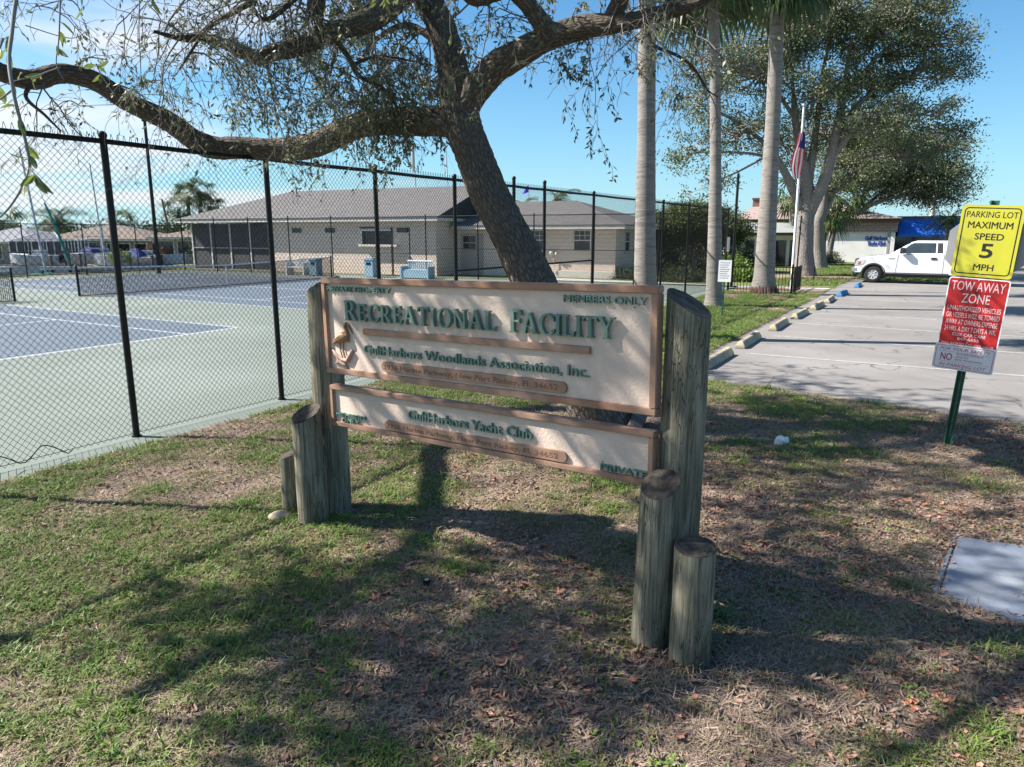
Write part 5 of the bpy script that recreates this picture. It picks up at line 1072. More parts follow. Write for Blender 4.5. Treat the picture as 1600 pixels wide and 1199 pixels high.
# near twigs with big leaves at the top left, and little sprays along the top edge
tb2=[];lp2=[];ld2=[]
def near_twig(pts,r,leaf_n,spread=.5):
    P=smooth_path(pl(pts),6); Pn=np.array([tuple(p) for p in P]); tb2.append((Pn,np.linspace(r,r*.4,len(Pn))))
    for _ in range(leaf_n):
        i=rng.integers(1,len(Pn)); q=rng.normal(size=3)*spread+np.array([0,0,-.7]); lp2.append(Pn[i]); ld2.append(q)
near_twig([(30,-30,2.2),(22,20,2.15),(18,55,2.1),(14,95,2.05),(20,140,2.0),(32,190,2.0),(42,230,2.0),(46,262,2.0),(36,290,2.0),(18,320,2.0),(0,340,2.0)],.006,12)
near_twig([(45,262,2.0),(60,280,1.98),(70,300,1.97)],.003,4); near_twig([(20,140,2),(-10,160,2),(-40,150,2)],.003,4)
near_twig([(95,105,2.6),(75,112,2.6),(55,120,2.55),(30,125,2.5),(0,135,2.4)],.003,7); near_twig([(95,-20,2.6),(92,60,2.6),(88,100,2.6),(100,125,2.6)],.003,5)
near_twig([(220,-40,3.2),(217,40,3.2),(219,90,3.2),(222,150,3.2)],.003,3); near_twig([(130,-20,2.8),(128,10,2.8)],.003,4); near_twig([(235,-20,3.0),(238,6,3.0)],.003,4)
near_twig([(150,100,3.0),(160,120,3.0),(180,150,3.0)],.003,5); near_twig([(40,40,4),(110,60,4),(140,45,4)],.003,4)
near_twig([(600,-20,3.6),(604,8,3.6)],.003,6); near_twig([(625,-20,3.8),(622,4,3.8)],.003,5); near_twig([(705,-10,3.5),(703,40,3.5),(706,58,3.5)],.0025,3); near_twig([(585,-20,4.5),(588,5,4.5)],.003,4); near_twig([(5,60,2.2),(-5,90,2.2)],.004,3)
near_twig([(925,120,7.6),(910,160,7.6),(917,185,7.6),(928,200,7.6)],.004,5)
emit_tubes(tb2,'twigs',mat('near_twig_bark',(.20,.19,.18),.9),oak,6)
# folded six-sided leaves for the close ones
Pn=np.array(lp2);Dn=np.array(ld2);Dn/=np.linalg.norm(Dn,axis=1,keepdims=True); n=len(Pn); r_=rng.normal(size=(n,3)); S=np.cross(Dn,r_); S/=np.linalg.norm(S,axis=1,keepdims=True); U=np.cross(S,Dn)
Ln=rng.uniform(.038,.066,n)[:,None]; Wn=Ln*.16
Q=[]
for sg in (1,-1):
    prev=(Pn,Pn)
    for t,wf,up in ((.25,.8,.02),(.55,1.0,.07),(.82,.6,.16)):
        c=Pn+Dn*Ln*t-U*Ln*up; e=c+S*Wn*wf*sg+U*Wn*.25; Q.append(np.stack([prev[0],prev[1],e,c],1) if sg>0 else np.stack([prev[0],c,e,prev[1]],1)); prev=(c,e)
    c=Pn+Dn*Ln*1.0-U*Ln*.25; Q.append(np.stack([prev[0],prev[1],c,c-Dn*Ln*.002],1))
quads('leaves',np.concatenate(Q),LEAFB,oak,'stuff')
# ------------------------------------------------------------------ background trees
def crown_tree(name,label,base,trunk_pts,limb_list,lobes,nclump,nleaf,leaf,width,mbark,mleaf,seed,csize=.55,shell=.35,flat=.6,name_c='crown'):
    """lobes: (centre, (rx,ry,rz)); clumps of leaves sit in the outer part of each lobe on twigs that start inside it"""
    rg=np.random.default_rng(seed); o=thing(name,label,'tree',base)
    for i,(pts,rads) in enumerate(trunk_pts): bark_tube('trunk' if i==0 else 'limb',[Vector(p) for p in pts],rads,o,mbark,20,6,.02 if i==0 else .01,seed+i)
    for pts,rads in limb_list: bark_tube('limb',[Vector(p) for p in pts],rads,o,mbark,9,5,0,seed)
    tb=[];Pp=[];Dd=[]
    tot=sum(l[1][0]*l[1][1]*l[1][2] for l in lobes)**1
    for c,rad in lobes:
        k=max(6,int(nclump*(rad[0]*rad[1]*rad[2])/tot)); c=np.array(c);rad=np.array(rad)
        for _ in range(k):
            d=rg.normal(size=3); d/=np.linalg.norm(d); q=d*rad*(rg.uniform(shell,1.0))**.5; cc=c+q
            tb.append((np.array([c+q*.15+rg.normal(size=3)*.1,c+q*.55+rg.normal(size=3)*.2,cc]),np.array([.045,.03,.012])*rad.max()/2.2))
            m_=rg.poisson(nleaf); off=rg.normal(size=(m_,3))*csize*np.array([1,1,flat])*rg.uniform(.7,1.3); Pp.append(cc+off); Dd.append(rg.normal(size=(m_,3))+np.array([0,0,-.1]))
            for j in range(3): tb.append((np.array([cc-q*.15,cc+rg.normal(size=3)*csize*.6,cc+rg.normal(size=3)*csize*.9]),np.array([.018,.012,.006])))
    emit_tubes(tb,'twigs',mbark if mbark is not BARKF else BARKFT,o,3)
    quads(name_c,leaf_quads(np.concatenate(Pp),np.concatenate(Dd),leaf,width,rg),mleaf,o,'stuff'); return o
BARKFT=mat('far_twig_bark',(.17,.15,.135),.95,(.24,.22,.2),3)
def rel(base,lst): b=Vector(base); return [at(u,v,Y)-b for u,v,Y in lst]
b=gr(1257,431); B=(b.x,b.y,0); Yb=b.y
r_=lambda l: rel(B,l)
lob=[((1120,95,Yb-1),(2.4,3,1.6)),((1090,160,Yb-2),(1.8,2.4,1.1)),((1085,235,Yb-2),(1.7,2.2,.9)),((1110,285,Yb-2),(1.5,2,.8)),((1160,210,Yb-1),(2.2,3,1.3)),((1190,120,Yb),(2.6,3.5,1.6)),((1230,50,Yb),(3.0,4,1.8)),((1300,30,Yb),(3.2,4,1.8)),((1370,40,Yb),(3.0,4,1.7)),((1430,10,Yb),(2.4,3,1.3)),((1440,70,Yb),(2.6,3.5,1.1)),((1470,55,Yb),(1.7,2.4,.8)),((1480,115,Yb),(1.8,2.4,1.1)),((1420,120,Yb),(2.4,3,1.1)),((1340,130,Yb),(2.6,3,1.5)),((1270,150,Yb-1),(2.2,3,1.3)),((1350,190,Yb-2),(2.2,3,1.1)),((1430,180,Yb-1),(2.4,3,.9)),((1480,205,Yb),(1.7,2.4,.7)),((1230,230,Yb+1),(1.6,2.4,1.1)),((1400,240,Yb+1),(2.6,3,.9))]
lob=[(tuple(at(u,v,Y)-Vector(B)),rd) for (u,v,Y),rd in lob]
crown_tree('oak_tree','tall wide grey-barked oak behind the flagpole, crown reaching the top of the frame',B,
  [(r_([(1258,434,Yb),(1257,400,Yb),(1258,350,Yb),(1262,318,Yb),(1258,270,Yb),(1246,215,Yb),(1240,150,Yb)]),[.62,.46,.44,.42,.30,.22,.12]),
   (r_([(1259,345,Yb),(1275,310,Yb-.3),(1292,270,Yb-.5),(1306,210,Yb-.6),(1318,150,Yb-.5),(1330,60,Yb-.4)]),[.30,.32,.28,.22,.17,.08]),
   (r_([(1252,325,Yb),(1238,295,Yb),(1222,262,Yb-.3),(1195,225,Yb-.5),(1150,190,Yb-1),(1110,170,Yb-1.5)]),[.22,.24,.18,.12,.08,.05]),
   (r_([(1262,300,Yb),(1270,240,Yb),(1278,180,Yb+.4),(1290,90,Yb+.5)]),[.2,.2,.15,.08]),
   (r_([(1300,245,Yb-.5),(1335,205,Yb-1),(1380,180,Yb-1),(1440,170,Yb-.6)]),[.16,.13,.09,.05]),
   (r_([(1306,215,Yb-.5),(1345,160,Yb),(1400,120,Yb),(1470,100,Yb)]),[.15,.12,.08,.04])],
  [(r_([(1215,250,Yb),(1170,240,Yb-1),(1110,238,Yb-2),(1080,240,Yb-2)]),[.09,.07,.05,.03]),(r_([(1205,240,Yb),(1150,270,Yb-1),(1110,285,Yb-2)]),[.08,.05,.03]),
   (r_([(1320,150,Yb),(1380,80,Yb),(1440,50,Yb)]),[.12,.08,.04]),(r_([(1245,190,Yb),(1200,130,Yb),(1130,90,Yb-1)]),[.12,.09,.04]),(r_([(1240,160,Yb),(1235,90,Yb),(1225,20,Yb)]),[.1,.07,.04]),
   (r_([(1350,195,Yb-1),(1400,215,Yb),(1440,235,Yb+1)]),[.09,.06,.04]),(r_([(1290,100,Yb),(1300,40,Yb),(1310,0,Yb)]),[.08,.06,.04])],
  [(c,(r[0]*.98,r[1]*.9,r[2]*.98)) for c,r in lob],760,95,.15,.08,BARKF,LEAFF,21,.34,.2,.65)
b=gr(1280,421); B=(b.x,b.y,0); Yb2=b.y; r_=lambda l: rel(B,l)
lob=[((1330,260,Yb2),(2.6,3,1.3)),((1290,210,Yb2+1),(2.6,3,1.5)),((1360,200,Yb2+1),(3,3,1.5)),((1290,300,Yb2+1),(1.2,2,.9))]; lob=[(tuple(at(u,v,Y)-Vector(B)),rd) for (u,v,Y),rd in lob]
crown_tree('oak_tree','second grey oak just right of the flagpole oak, trunk half hidden by it',B,
  [(r_([(1281,424,Yb2),(1279,395,Yb2),(1278,350,Yb2),(1284,330,Yb2),(1290,290,Yb2),(1300,240,Yb2)]),[.55,.40,.36,.34,.22,.12]),(r_([(1280,350,Yb2),(1294,322,Yb2),(1303,300,Yb2),(1325,285,Yb2),(1345,262,Yb2)]),[.2,.19,.16,.12,.07]),(r_([(1290,318,Yb2),(1297,270,Yb2),(1310,220,Yb2)]),[.15,.13,.06])],
  [],lob,170,55,.17,.09,BARKF,LEAFF,23,.5,.2,.75)
b=gr(1331,409); B=(b.x,b.y,0); Yb3=b.y; r_=lambda l: rel(B,l)
lob=[((1330,280,Yb3),(2.6,3,1.2)),((1370,250,Yb3),(3.4,4,1.5)),((1420,225,Yb3),(3.4,4,1.5)),((1400,285,Yb3),(3.2,4,1.3)),((1450,275,Yb3-1),(3.0,4,1.2)),((1490,265,Yb3-1),(2.0,3,1.0)),((1440,305,Yb3-1),(2.6,3,.9)),((1480,305,Yb3-1),(2.0,3,.9)),((1345,225,Yb3),(3,4,1.3)),((1470,230,Yb3),(2.4,3,1.0)),((1500,285,Yb3-1),(1.2,2,.7)),((1360,310,Yb3),(1.6,2.4,.7))]
lob=[(tuple(at(u,v,Y)-Vector(B)),rd) for (u,v,Y),rd in lob]
crown_tree('oak_tree','spreading low oak in front of the yacht club wall, dense dark crown over the truck',B,
  [(r_([(1333,411,Yb3),(1328,385,Yb3),(1330,358,Yb3),(1333,340,Yb3),(1338,320,Yb3),(1336,290,Yb3)]),[.72,.48,.36,.42,.28,.12]),(r_([(1331,350,Yb3),(1342,340,Yb3),(1352,325,Yb3),(1372,316,Yb3-.5),(1400,308,Yb3-1),(1440,302,Yb3-1)]),[.2,.26,.22,.17,.12,.06]),
   (r_([(1336,335,Yb3),(1322,318,Yb3),(1308,308,Yb3),(1300,300,Yb3)]),[.2,.16,.1,.05]),(r_([(1338,330,Yb3),(1350,305,Yb3),(1375,275,Yb3),(1400,250,Yb3)]),[.2,.16,.12,.05]),(r_([(1350,325,Yb3),(1375,303,Yb3),(1410,280,Yb3),(1450,270,Yb3)]),[.14,.12,.09,.04])],
  [],[(c,(r[0]*.97,r[1]*.9,r[2]*.98)) for c,r in lob],560,66,.19,.11,BARKF,LEAFF,25,.5,.2,.7)
# dense shrubby tree behind the end fence
b=gr(1083,427); B=(b.x,b.y+1.5,0); Yk=B[1]; r_=lambda l: rel(B,l)
lob=[((1050,350,Yk),(1.5,1.6,.85)),((1085,345,Yk),(1.8,1.6,.95)),((1120,352,Yk),(1.5,1.6,.9)),((1150,362,Yk),(.9,1.2,.55)),((1035,375,Yk),(.9,1.2,.6)),((1080,375,Yk+.4),(1.8,1.2,.6)),((1130,375,Yk+.4),(1.2,1.2,.6)),((1095,332,Yk+.5),(1.4,1.3,.5)),((1060,335,Yk+.3),(1.0,1.2,.5))]
lob=[(tuple(at(u,v,Y)-Vector(B)),rd) for (u,v,Y),rd in lob]
LEAFS=mat('shrub_leaf',(.035,.062,.014),.55,(.10,.14,.028),.9,4,trans=.25,coord='World',island=.4); LEAFG=mat('bright_shrub_leaf',(.10,.17,.022),.5,(.16,.23,.035),1.2,trans=.3,coord='World',island=.3); LEAFH=mat('hedge_leaf',(.03,.05,.016),.6,(.05,.07,.022),1.6,trans=.2,coord='World',island=.35)
crown_tree('small_tree','dense rounded green tree with forked pale stems behind the end fence',B,[(r_([(1083,430,Yk),(1082,412,Yk),(1078,400,Yk),(1062,382,Yk),(1052,370,Yk)]),[.10,.09,.08,.06,.04]),(r_([(1083,412,Yk),(1092,400,Yk),(1108,385,Yk),(1120,370,Yk)]),[.08,.07,.05,.03]),(r_([(1081,405,Yk),(1083,385,Yk),(1086,360,Yk)]),[.06,.05,.03])],[],lob,560,90,.12,.07,BARKF,LEAFS,31,.30,.25,.7)
def bush(label,u,v,rx,rz,mleaf,seed,Yoff=.5,n_=45,leaf=.08,name='shrub',nl=60):
    b=gr(u,v); rg=np.random.default_rng(seed); o=thing(name,label,'shrub',(b.x,b.y+Yoff,0)); tb=[];Pp=[];Dd=[]
    for _ in range(n_):
        d=rg.normal(size=3); d/=np.linalg.norm(d); d[2]=abs(d[2]); q=d*np.array([rx,rx*.8,rz])*rg.uniform(.7,1.0); m_=rg.poisson(nl)
        tb.append((np.array([[0,0,.0],q*.5,q]),np.array([.02,.012,.006]))); Pp.append(q+rg.normal(size=(m_,3))*np.array([.16,.16,.10])*(rx/.9)); Dd.append(rg.normal(size=(m_,3))+d*.8)
    P=np.concatenate(Pp); P[:,2]=np.abs(P[:,2]); emit_tubes(tb,'stems',BARKFT,o,3); quads('foliage',leaf_quads(P,np.concatenate(Dd),leaf,leaf*.5,rg),mleaf,o,'stuff'); return o
bush('low round clipped shrub against the wing corner',985,437,.85,.62,LEAFH,41,.3)
bush('low round clipped shrub under the dense tree behind the fence',1062,440,1.15,.62,LEAFH,42,.2,60)
bush('small dark shrub right of the round one behind the fence',1092,440,.7,.45,LEAFH,43,.3,30)
bush('bright lime green shrub between the middle and right palms',1152,432,.85,1.15,LEAFG,44,.8,50,.12)
bush('grassy yellow-green clump at the foot of the lime shrub',1158,440,.8,.5,LEAFG,45,.3,26,.2)
bush('tall dark hedge mass beside the dark doors behind the right palm',1180,428,1.2,1.5,LEAFH,46,3.5,60,.12)
bush('dark hedge between flagpole and oak trunk',1232,417,1.1,.9,LEAFH,47,2.5,40,.1)
bush('clipped hedge block right of the second oak',1300,415,1.4,.85,LEAFH,48,2.0,50,.1)
bush('clipped hedge block left of the spreading oak trunk',1318,413,1.2,.9,LEAFH,49,3.0,50,.1)
bush('bushy dark shrub with yellow tips beside the spreading oak',1316,409,.9,1.9,LEAFS,50,4.0,50,.12)
bush('pale yellow-green shrub above the wall left of the spreading oak',1298,408,1.3,2.0,LEAFG,51,5.0,40,.16)
bush('red flowering bush at the far left edge across the canal',5,420,1.0,1.0,mat('red_flower',(.45,.03,.03),.7,(.06,.08,.03),2,coord='World'),52,20,36,.14)
bush('yellow-green shrub beside the pool cage at left',88,418,.8,1.1,LEAFG,53,8,30,.14)
bush('dark bushy tree against the tan roof behind the fence post',162,418,2.6,4.0,LEAFH,54,20,70,.25)
for i,(u,v,rx) in enumerate(((1040,425,1.3),(1075,424,1.3),(1110,424,1.3))): bush('dark tall hedge section behind the dense tree, '+('left part','middle part','right part')[i],u,v,rx,1.35,LEAFH,55+i,2.0,60,.12)
# lattice wall piece and screen by the oaks
o=thing('lattice_wall','low grey block wall with lattice panel between hedges by the oaks','wall',tuple(gr(1289,409))[:2]+(0,)); MB().box(-.2,3.6,2,2.2,0,2.0).build('wall',mat('grey_block',(.25,.25,.24),.9),o); MB().box(-.3,3.7,1.9,2.3,2.0,2.12).build('coping',M_grey,o)
k=MB()
for i in range(9): k.tube([(.2+.2*i,1.96,.9),(.7+.2*i,1.96,1.5)],.03,4); k.tube([(.7+.2*i,1.955,.9),(.2+.2*i,1.955,1.5)],.03,4)
k.build('lattice',M_trim,o)
# ------------------------------------------------------------------ palms
FROND=mat('palm_green',(.045,.078,.022),.5,(.08,.11,.032),1.2,trans=.3,coord='World',island=.35); FROND_D=mat('palm_dry',(.26,.20,.12),.8,(.18,.13,.08),2,trans=.2,coord='World',island=.3)
PTR=mat('palm_trunk',(.17,.155,.14),.9,(.28,.255,.23),5,8,bump=.8,bscale=9,stretch=(1,1,7),lo=.3,hi=.7,col3=(.15,.135,.12),scale3=2.1,bdist=.02)
PORG=mat('palm_boots',(.25,.10,.04),.9,(.12,.07,.045),6,bump=1,bscale=10)
def palm_trunk(o,pts,rads,m=PTR,sides=24,name='trunk'):
    P=smooth_path([Vector(p) for p in pts],22); n=len(P); mb=MB(); rr=[]
    for i in range(n):
        t=i/(n-1)*(len(rads)-1);k=min(int(t),len(rads)-2); rr.append((rads[k]+(rads[k+1]-rads[k])*(t-k))*(1+.010*math.sin(i*2.9)+.012*mnoise.noise(Vector((0,0,i*.7)))))
    mb.tube(P,rr,sides); return mb.build(name,m,o,smooth='all')
def fan_frond(rg,base,d,L_,blade,m,o,droop=.5,n=22,name='frond'):
    """costapalmate frond: a petiole and a fan of narrow segments whose tips hang"""
    d=np.array(d)/np.linalg.norm(d); p=np.array(base); pts=[p.copy()]
    for i in range(5): d=d+np.array([0,0,-droop/6]); d/=np.linalg.norm(d); p=p+d*L_/5; pts.append(p.copy())
    tb=[(np.array(pts),np.linspace(.03,.012,6))]; side=np.cross(d,[0,0,1.0]); side/=np.linalg.norm(side)+1e-9; up=np.cross(side,d); Q=[]
    for k in range(n):
        a=(k/(n-1)-.5)*R(230); e=d*math.cos(a)+side*math.sin(a); ln=blade*(1-.25*abs(math.sin(a/2)))*rg.uniform(.9,1.08); w_=.045*blade/1.0
        wv=np.cross(e,up); q0=p; q1=p+e*ln*.5+up*.03; q2=p+e*ln*.8+np.array([0,0,-.16*blade]); q3=p+e*ln*.95+np.array([0,0,-.42*blade])
        Q+= [[q0,q0+wv*.004,q1+wv*w_,q1-wv*w_],[q1-wv*w_,q1+wv*w_,q2+wv*w_*.6,q2-wv*w_*.6],[q2-wv*w_*.6,q2+wv*w_*.6,q3+wv*.003,q3-wv*.003]]
    return tb,np.array(Q)
def fan_palm(label,base,trunk,rads,head_u_v=None,nf=26,Lp=1.1,blade=.95,seed=0,skirt=10,name='palm_tree'):
    rg=np.random.default_rng(seed); o=thing(name,label,'palm',base); palm_trunk(o,trunk,rads); top=np.array(trunk[-1])
    for k in range(nf):
        el=rg.uniform(-.5,1.3); az=2*PI*k*.382+rg.normal()*.2; dd=(math.cos(az)*math.cos(el),math.sin(az)*math.cos(el),math.sin(el)); dry=k<skirt
        if dry: dd=(dd[0],dd[1],-.7-rg.uniform(0,.6))
        tb,Q=fan_frond(rg,top+np.array([0,0,-.1 if dry else .1]),dd,Lp*rg.uniform(.8,1.15),blade,None,None,droop=.6)
        fr=quads('frond',Q,FROND_D if dry else FROND,o); emit_tubes(tb,'frond_stalk',FROND_D if dry else FROND,fr,4)
    return o
def up_to(base,u,v,Y): q=at(u,v,Y); return (q.x-base[0],Y-base[1],q.z)
ba=(2.97,15.6); fan_palm('tall straight grey palm trunk directly above the right end of the sign, nearest palm',(*ba,0),[(0,0,-.05),(0,0,.25),up_to(ba,1008,410,15.6),up_to(ba,1010,200,15.6),up_to(ba,1011,0,15.6),up_to(ba,1010,-200,15.6)],[.36,.27,.235,.185,.175,.16],seed=61)
ba=gr(1115,480); fan_palm('slimmer middle palm with small white notice at its foot',(ba.x,ba.y,0),[(0,0,-.05),(0,0,.25),up_to(ba,1116,430,ba.y),up_to(ba,1118,250,ba.y),up_to(ba,1116,60,ba.y),up_to(ba,1110,-32,ba.y)],[.36,.28,.24,.165,.15,.15],seed=62,Lp=1.0,blade=1.25,nf=34,skirt=0)
ba=gr(1193,460); fan_palm('thick right palm leaning slightly, flared at the root mat beside the picket fence',(ba.x,ba.y,0),[(0,0,-.05),(-.02,0,.3),up_to(ba,1196,400,ba.y),up_to(ba,1207,200,ba.y),up_to(ba,1213,60,ba.y),up_to(ba,1216,-45,ba.y)],[.50,.44,.36,.26,.24,.24],seed=63,Lp=1.2,blade=1.5,nf=42,skirt=0)
rt=thing('root_mat','reddish-brown root mat around the foot of the thick right palm','roots',(ba.x,ba.y,0)); m=MB()
for i in range(90):
    a=RNG.uniform(0,2*PI); r0=.44; m.tube([(r0*math.cos(a),r0*math.sin(a),.26+RNG.uniform(0,.08)),((r0+.07)*math.cos(a),(r0+.07)*math.sin(a),.12),((r0+.14+RNG.uniform(0,.1))*math.cos(a),(r0+.14)*math.sin(a),.0)],.022,4)
m.build('roots',mat('root_brown',(.13,.07,.05),.95,(.2,.12,.09),8),rt)['kind']='stuff'
def small_palm(label,u,v0,v1,Y,r,blade,seed,u1=None,m=PTR,orange=False,nf=22,z0=None):
    b=at(u,v0,Y); t=at(u1 or u,v1,Y); rg=np.random.default_rng(seed); o=thing('palm_tree',label,'palm',(b.x,Y,b.z))
    palm_trunk(o,[(0,0,-.1),((t.x-b.x)*.5,0,(t.z-b.z)*.5),(t.x-b.x,0,t.z-b.z)],[r*1.25,r,r*.9],m,12)
    if orange: MB().tube([((t.x-b.x)*.45,0,(t.z-b.z)*.45),((t.x-b.x)*.7,0,(t.z-b.z)*.7),(t.x-b.x,0,(t.z-b.z))],[r*1.1,r*1.25,r*1.7],9).build('leaf_boots',PORG,o)
    Q=[]
    for k in range(nf):
        el=rg.uniform(-.7,1.3); az=2*PI*k*.382; dd=(math.cos(az)*math.cos(el),math.sin(az)*math.cos(el),math.sin(el)); tb,q=fan_frond(rg,np.array((t.x-b.x,0,t.z-b.z)),dd,blade*.9,blade,None,None,.7,13); Q.append(q)
    quads('crown',np.concatenate(Q),FROND,o,'stuff'); return o
def feather_palm(label,u,v0,v1,Y,r,L_,seed,nf=26,col=FROND):
    b=at(u,v0,Y); t=at(u,v1,Y); rg=np.random.default_rng(seed); o=thing('palm_tree',label,'palm',(b.x,Y,b.z)); h=t.z-b.z; palm_trunk(o,[(0,0,-.1),(0,0,h*.5),(0,0,h)],[r*1.2,r,r*1.2],PTR,12); Q=[];tb=[]
    for k in range(nf):
        el=rg.uniform(-.2,1.2); az=2*PI*k*.382; d=np.array((math.cos(az)*math.cos(el),math.sin(az)*math.cos(el),math.sin(el))); p=np.array([0,0,h]); pts=[p]
        for i in range(8): d=d+np.array([0,0,-.22]); d/=np.linalg.norm(d); p=p+d*L_/8; pts.append(p)
        tb.append((np.array(pts),np.linspace(.04,.01,9)))
        for i in range(1,9):
            for j in (0,.5):
                q=pts[i-1]+(pts[i]-pts[i-1])*j; s=np.cross(d,[0,0,1.]); s/=np.linalg.norm(s)
                for sg in (1,-1): e=s*sg*.9+d*.5+np.array([0,0,-.35]); e=e/np.linalg.norm(e)*L_*.22; Q.append([q,q+e*.5+d*.03*L_/2,q+e,q+e*.5-d*.03*L_/2])
    emit_tubes(tb,'frond_stalk',col,o,3); quads('crown',np.array(Q),col,o,'stuff'); return o
small_palm('pale-trunked palm behind the flagpole, small head above the pink roof',1240,408,305,52,.30,1.2,71)
small_palm('palm with orange leaf boots just right of the second oak',1283,408,335,50,.26,1.3,72,1286,orange=True)
small_palm('leaning orange-booted palm left of the spreading oak',1293,405,315,54,.22,1.4,73,1311,orange=True)
feather_palm('small feathery palm in front of the blue awning behind the truck',1475,408,345,46,.14,1.7,74)
small_palm('left palm of the cluster above the clubhouse roof end',295,372,306,130,.35,2.0,75,294); small_palm('tallest palm of the cluster left of the clubhouse roof',313,370,300,130,.35,2.0,76); small_palm('right palm of the cluster touching the clubhouse roof',328,370,322,130,.35,1.9,77); small_palm('short palm left of the palm cluster behind the houses',279,372,326,125,.35,2.1,78)
feather_palm('broad date palm rising behind the far left houses',92,372,348,105,.4,5.5,79,34); small_palm('fan palm behind the tan roof near the fence post',190,372,347,120,.3,1.8,80)
feather_palm('palm crown showing over the wing roof beside a fence post',868,372,318,62,.25,2.6,81,30); feather_palm('small yellowish palm over the wing roof beside the leaning trunk',818,372,322,66,.25,1.7,82,20)
small_palm('dark palm at the far left frame edge behind the near leaves',3,380,345,90,.3,1.8,83)
# tree line behind the far houses
def far_mass(label,u0,u1,v0,v1,Y,seed,n=36,leaf=.6):
    rg=np.random.default_rng(seed); a=at(u0,v0,Y);b=at(u1,v1,Y); o=thing('tree_row',label,'trees',((a.x+b.x)/2,Y,-1)); Pp=[];Dd=[];W_=b.x-a.x; zt=a.z+1
    for _ in range(n):
        x=rg.uniform(-W_/2,W_/2); y=rg.uniform(-2,2); h=zt*rg.uniform(.55,1); m_=90; Pp.append(np.array([x,y,h*.75])+rg.normal(size=(m_,3))*np.array([1.6,1.2,h*.16])); Dd.append(rg.normal(size=(m_,3)))
    quads('foliage',leaf_quads(np.concatenate(Pp),np.concatenate(Dd),leaf,leaf*.5,rg),LEAFH,o,'stuff')
    MB().tube([(0,0,0),(0,0,zt*.6)],.25,6).build('trunk',BARKFT,o); o['kind']='stuff'; return o
far_mass('dark tree line behind the far left houses',20,300,348,372,118,91,60); far_mass('dark trees between right house and palm cluster',238,300,345,372,100,92,30,.45); far_mass('distant green tree behind the blue awning right of the truck',1480,1640,345,372,120,93,26,.5); far_mass('distant tree line beyond the parking lot at the right frame edge',1590,1800,352,372,140,94,40,.6)
# ------------------------------------------------------------------ lawn cover: tufts, straw and fallen leaves scattered on the ground
def proto(name,V,m,tri=False):
    me=bpy.data.meshes.new(name); k=V.shape[1]; n=len(V); me.vertices.add(n*k); me.vertices.foreach_set('co',V.reshape(-1).astype(np.float32)); me.loops.add(n*k); me.loops.foreach_set('vertex_index',np.arange(n*k,dtype=np.int32))
    me.polygons.add(n); me.polygons.foreach_set('loop_start',np.arange(0,n*k,k,dtype=np.int32)); me.update(calc_edges=True); me.materials.append(m); return bpy.data.objects.new(name,me)
def blades(rg,n,spread,ln,wd,lean,m,flat=0.0,nm='tuft'):
    Q=[]
    for _ in range(n):
        a=rg.uniform(0,2*PI); r=spread*math.sqrt(rg.uniform()); p=np.array([r*math.cos(a),r*math.sin(a),0]); b=rg.uniform(0,2*PI); le=rg.uniform(.2,1)*lean; L_=ln*rg.uniform(.5,1.2)
        d=np.array([math.cos(b),math.sin(b),0]); s=np.array([-d[1],d[0],0])*wd*rg.uniform(.6,1.2)/2
        h=1-flat; z0=rg.uniform(.0,.012)*(flat>0)
        q1=p+d*L_*.35*le+np.array([0,0,L_*.55*h+z0]); q2=p+d*L_*(.35+.6*le)+np.array([0,0,L_*(.55+.40*(1-le*.8))*h*(1-.2*le)+z0+.001]); p=p+np.array([0,0,z0])
        Q+= [[p-s*.8,p+s*.8,q1+s,q1-s],[q1-s,q1+s,q2+s*.12,q2-s*.12]]
    return proto(nm,np.array(Q),m)
G1=mat('grass_green',(.165,.185,.062),.5,(.33,.30,.16),1.3,4,trans=.35,coord='World',island=.4,spec=.35)
G2=mat('grass_fresh',(.13,.23,.045),.5,(.20,.28,.07),1.6,trans=.35,coord='World',island=.3,spec=.35)
G3=mat('grass_straw',(.40,.30,.225),.75,(.22,.16,.12),1.5,trans=.1,coord='World',island=.6)
G4=mat('leaf_litter',(.36,.165,.10),.6,(.22,.12,.085),1.2,trans=.1,coord='World',island=.55)
G5=mat('leaf_litter_grey',(.27,.19,.15),.7,(.20,.16,.13),1.2,trans=.1,coord='World',island=.5)
rg=np.random.default_rng(5)
PR=bpy.data.collections.new('lawn_parts')
prot=[blades(rg,16,.05,.062,.0062,1.3,G1),blades(rg,14,.06,.07,.0066,1.7,G1),blades(rg,18,.055,.052,.0056,1.1,G1),blades(rg,13,.045,.095,.0075,1.3,G2),blades(rg,14,.05,.07,.007,1.5,G2),
      blades(rg,16,.065,.085,.0042,2.6,G3,.72),blades(rg,18,.07,.065,.0038,2.6,G3,.62),blades(rg,12,.06,.11,.0036,3.0,G3,.8)]
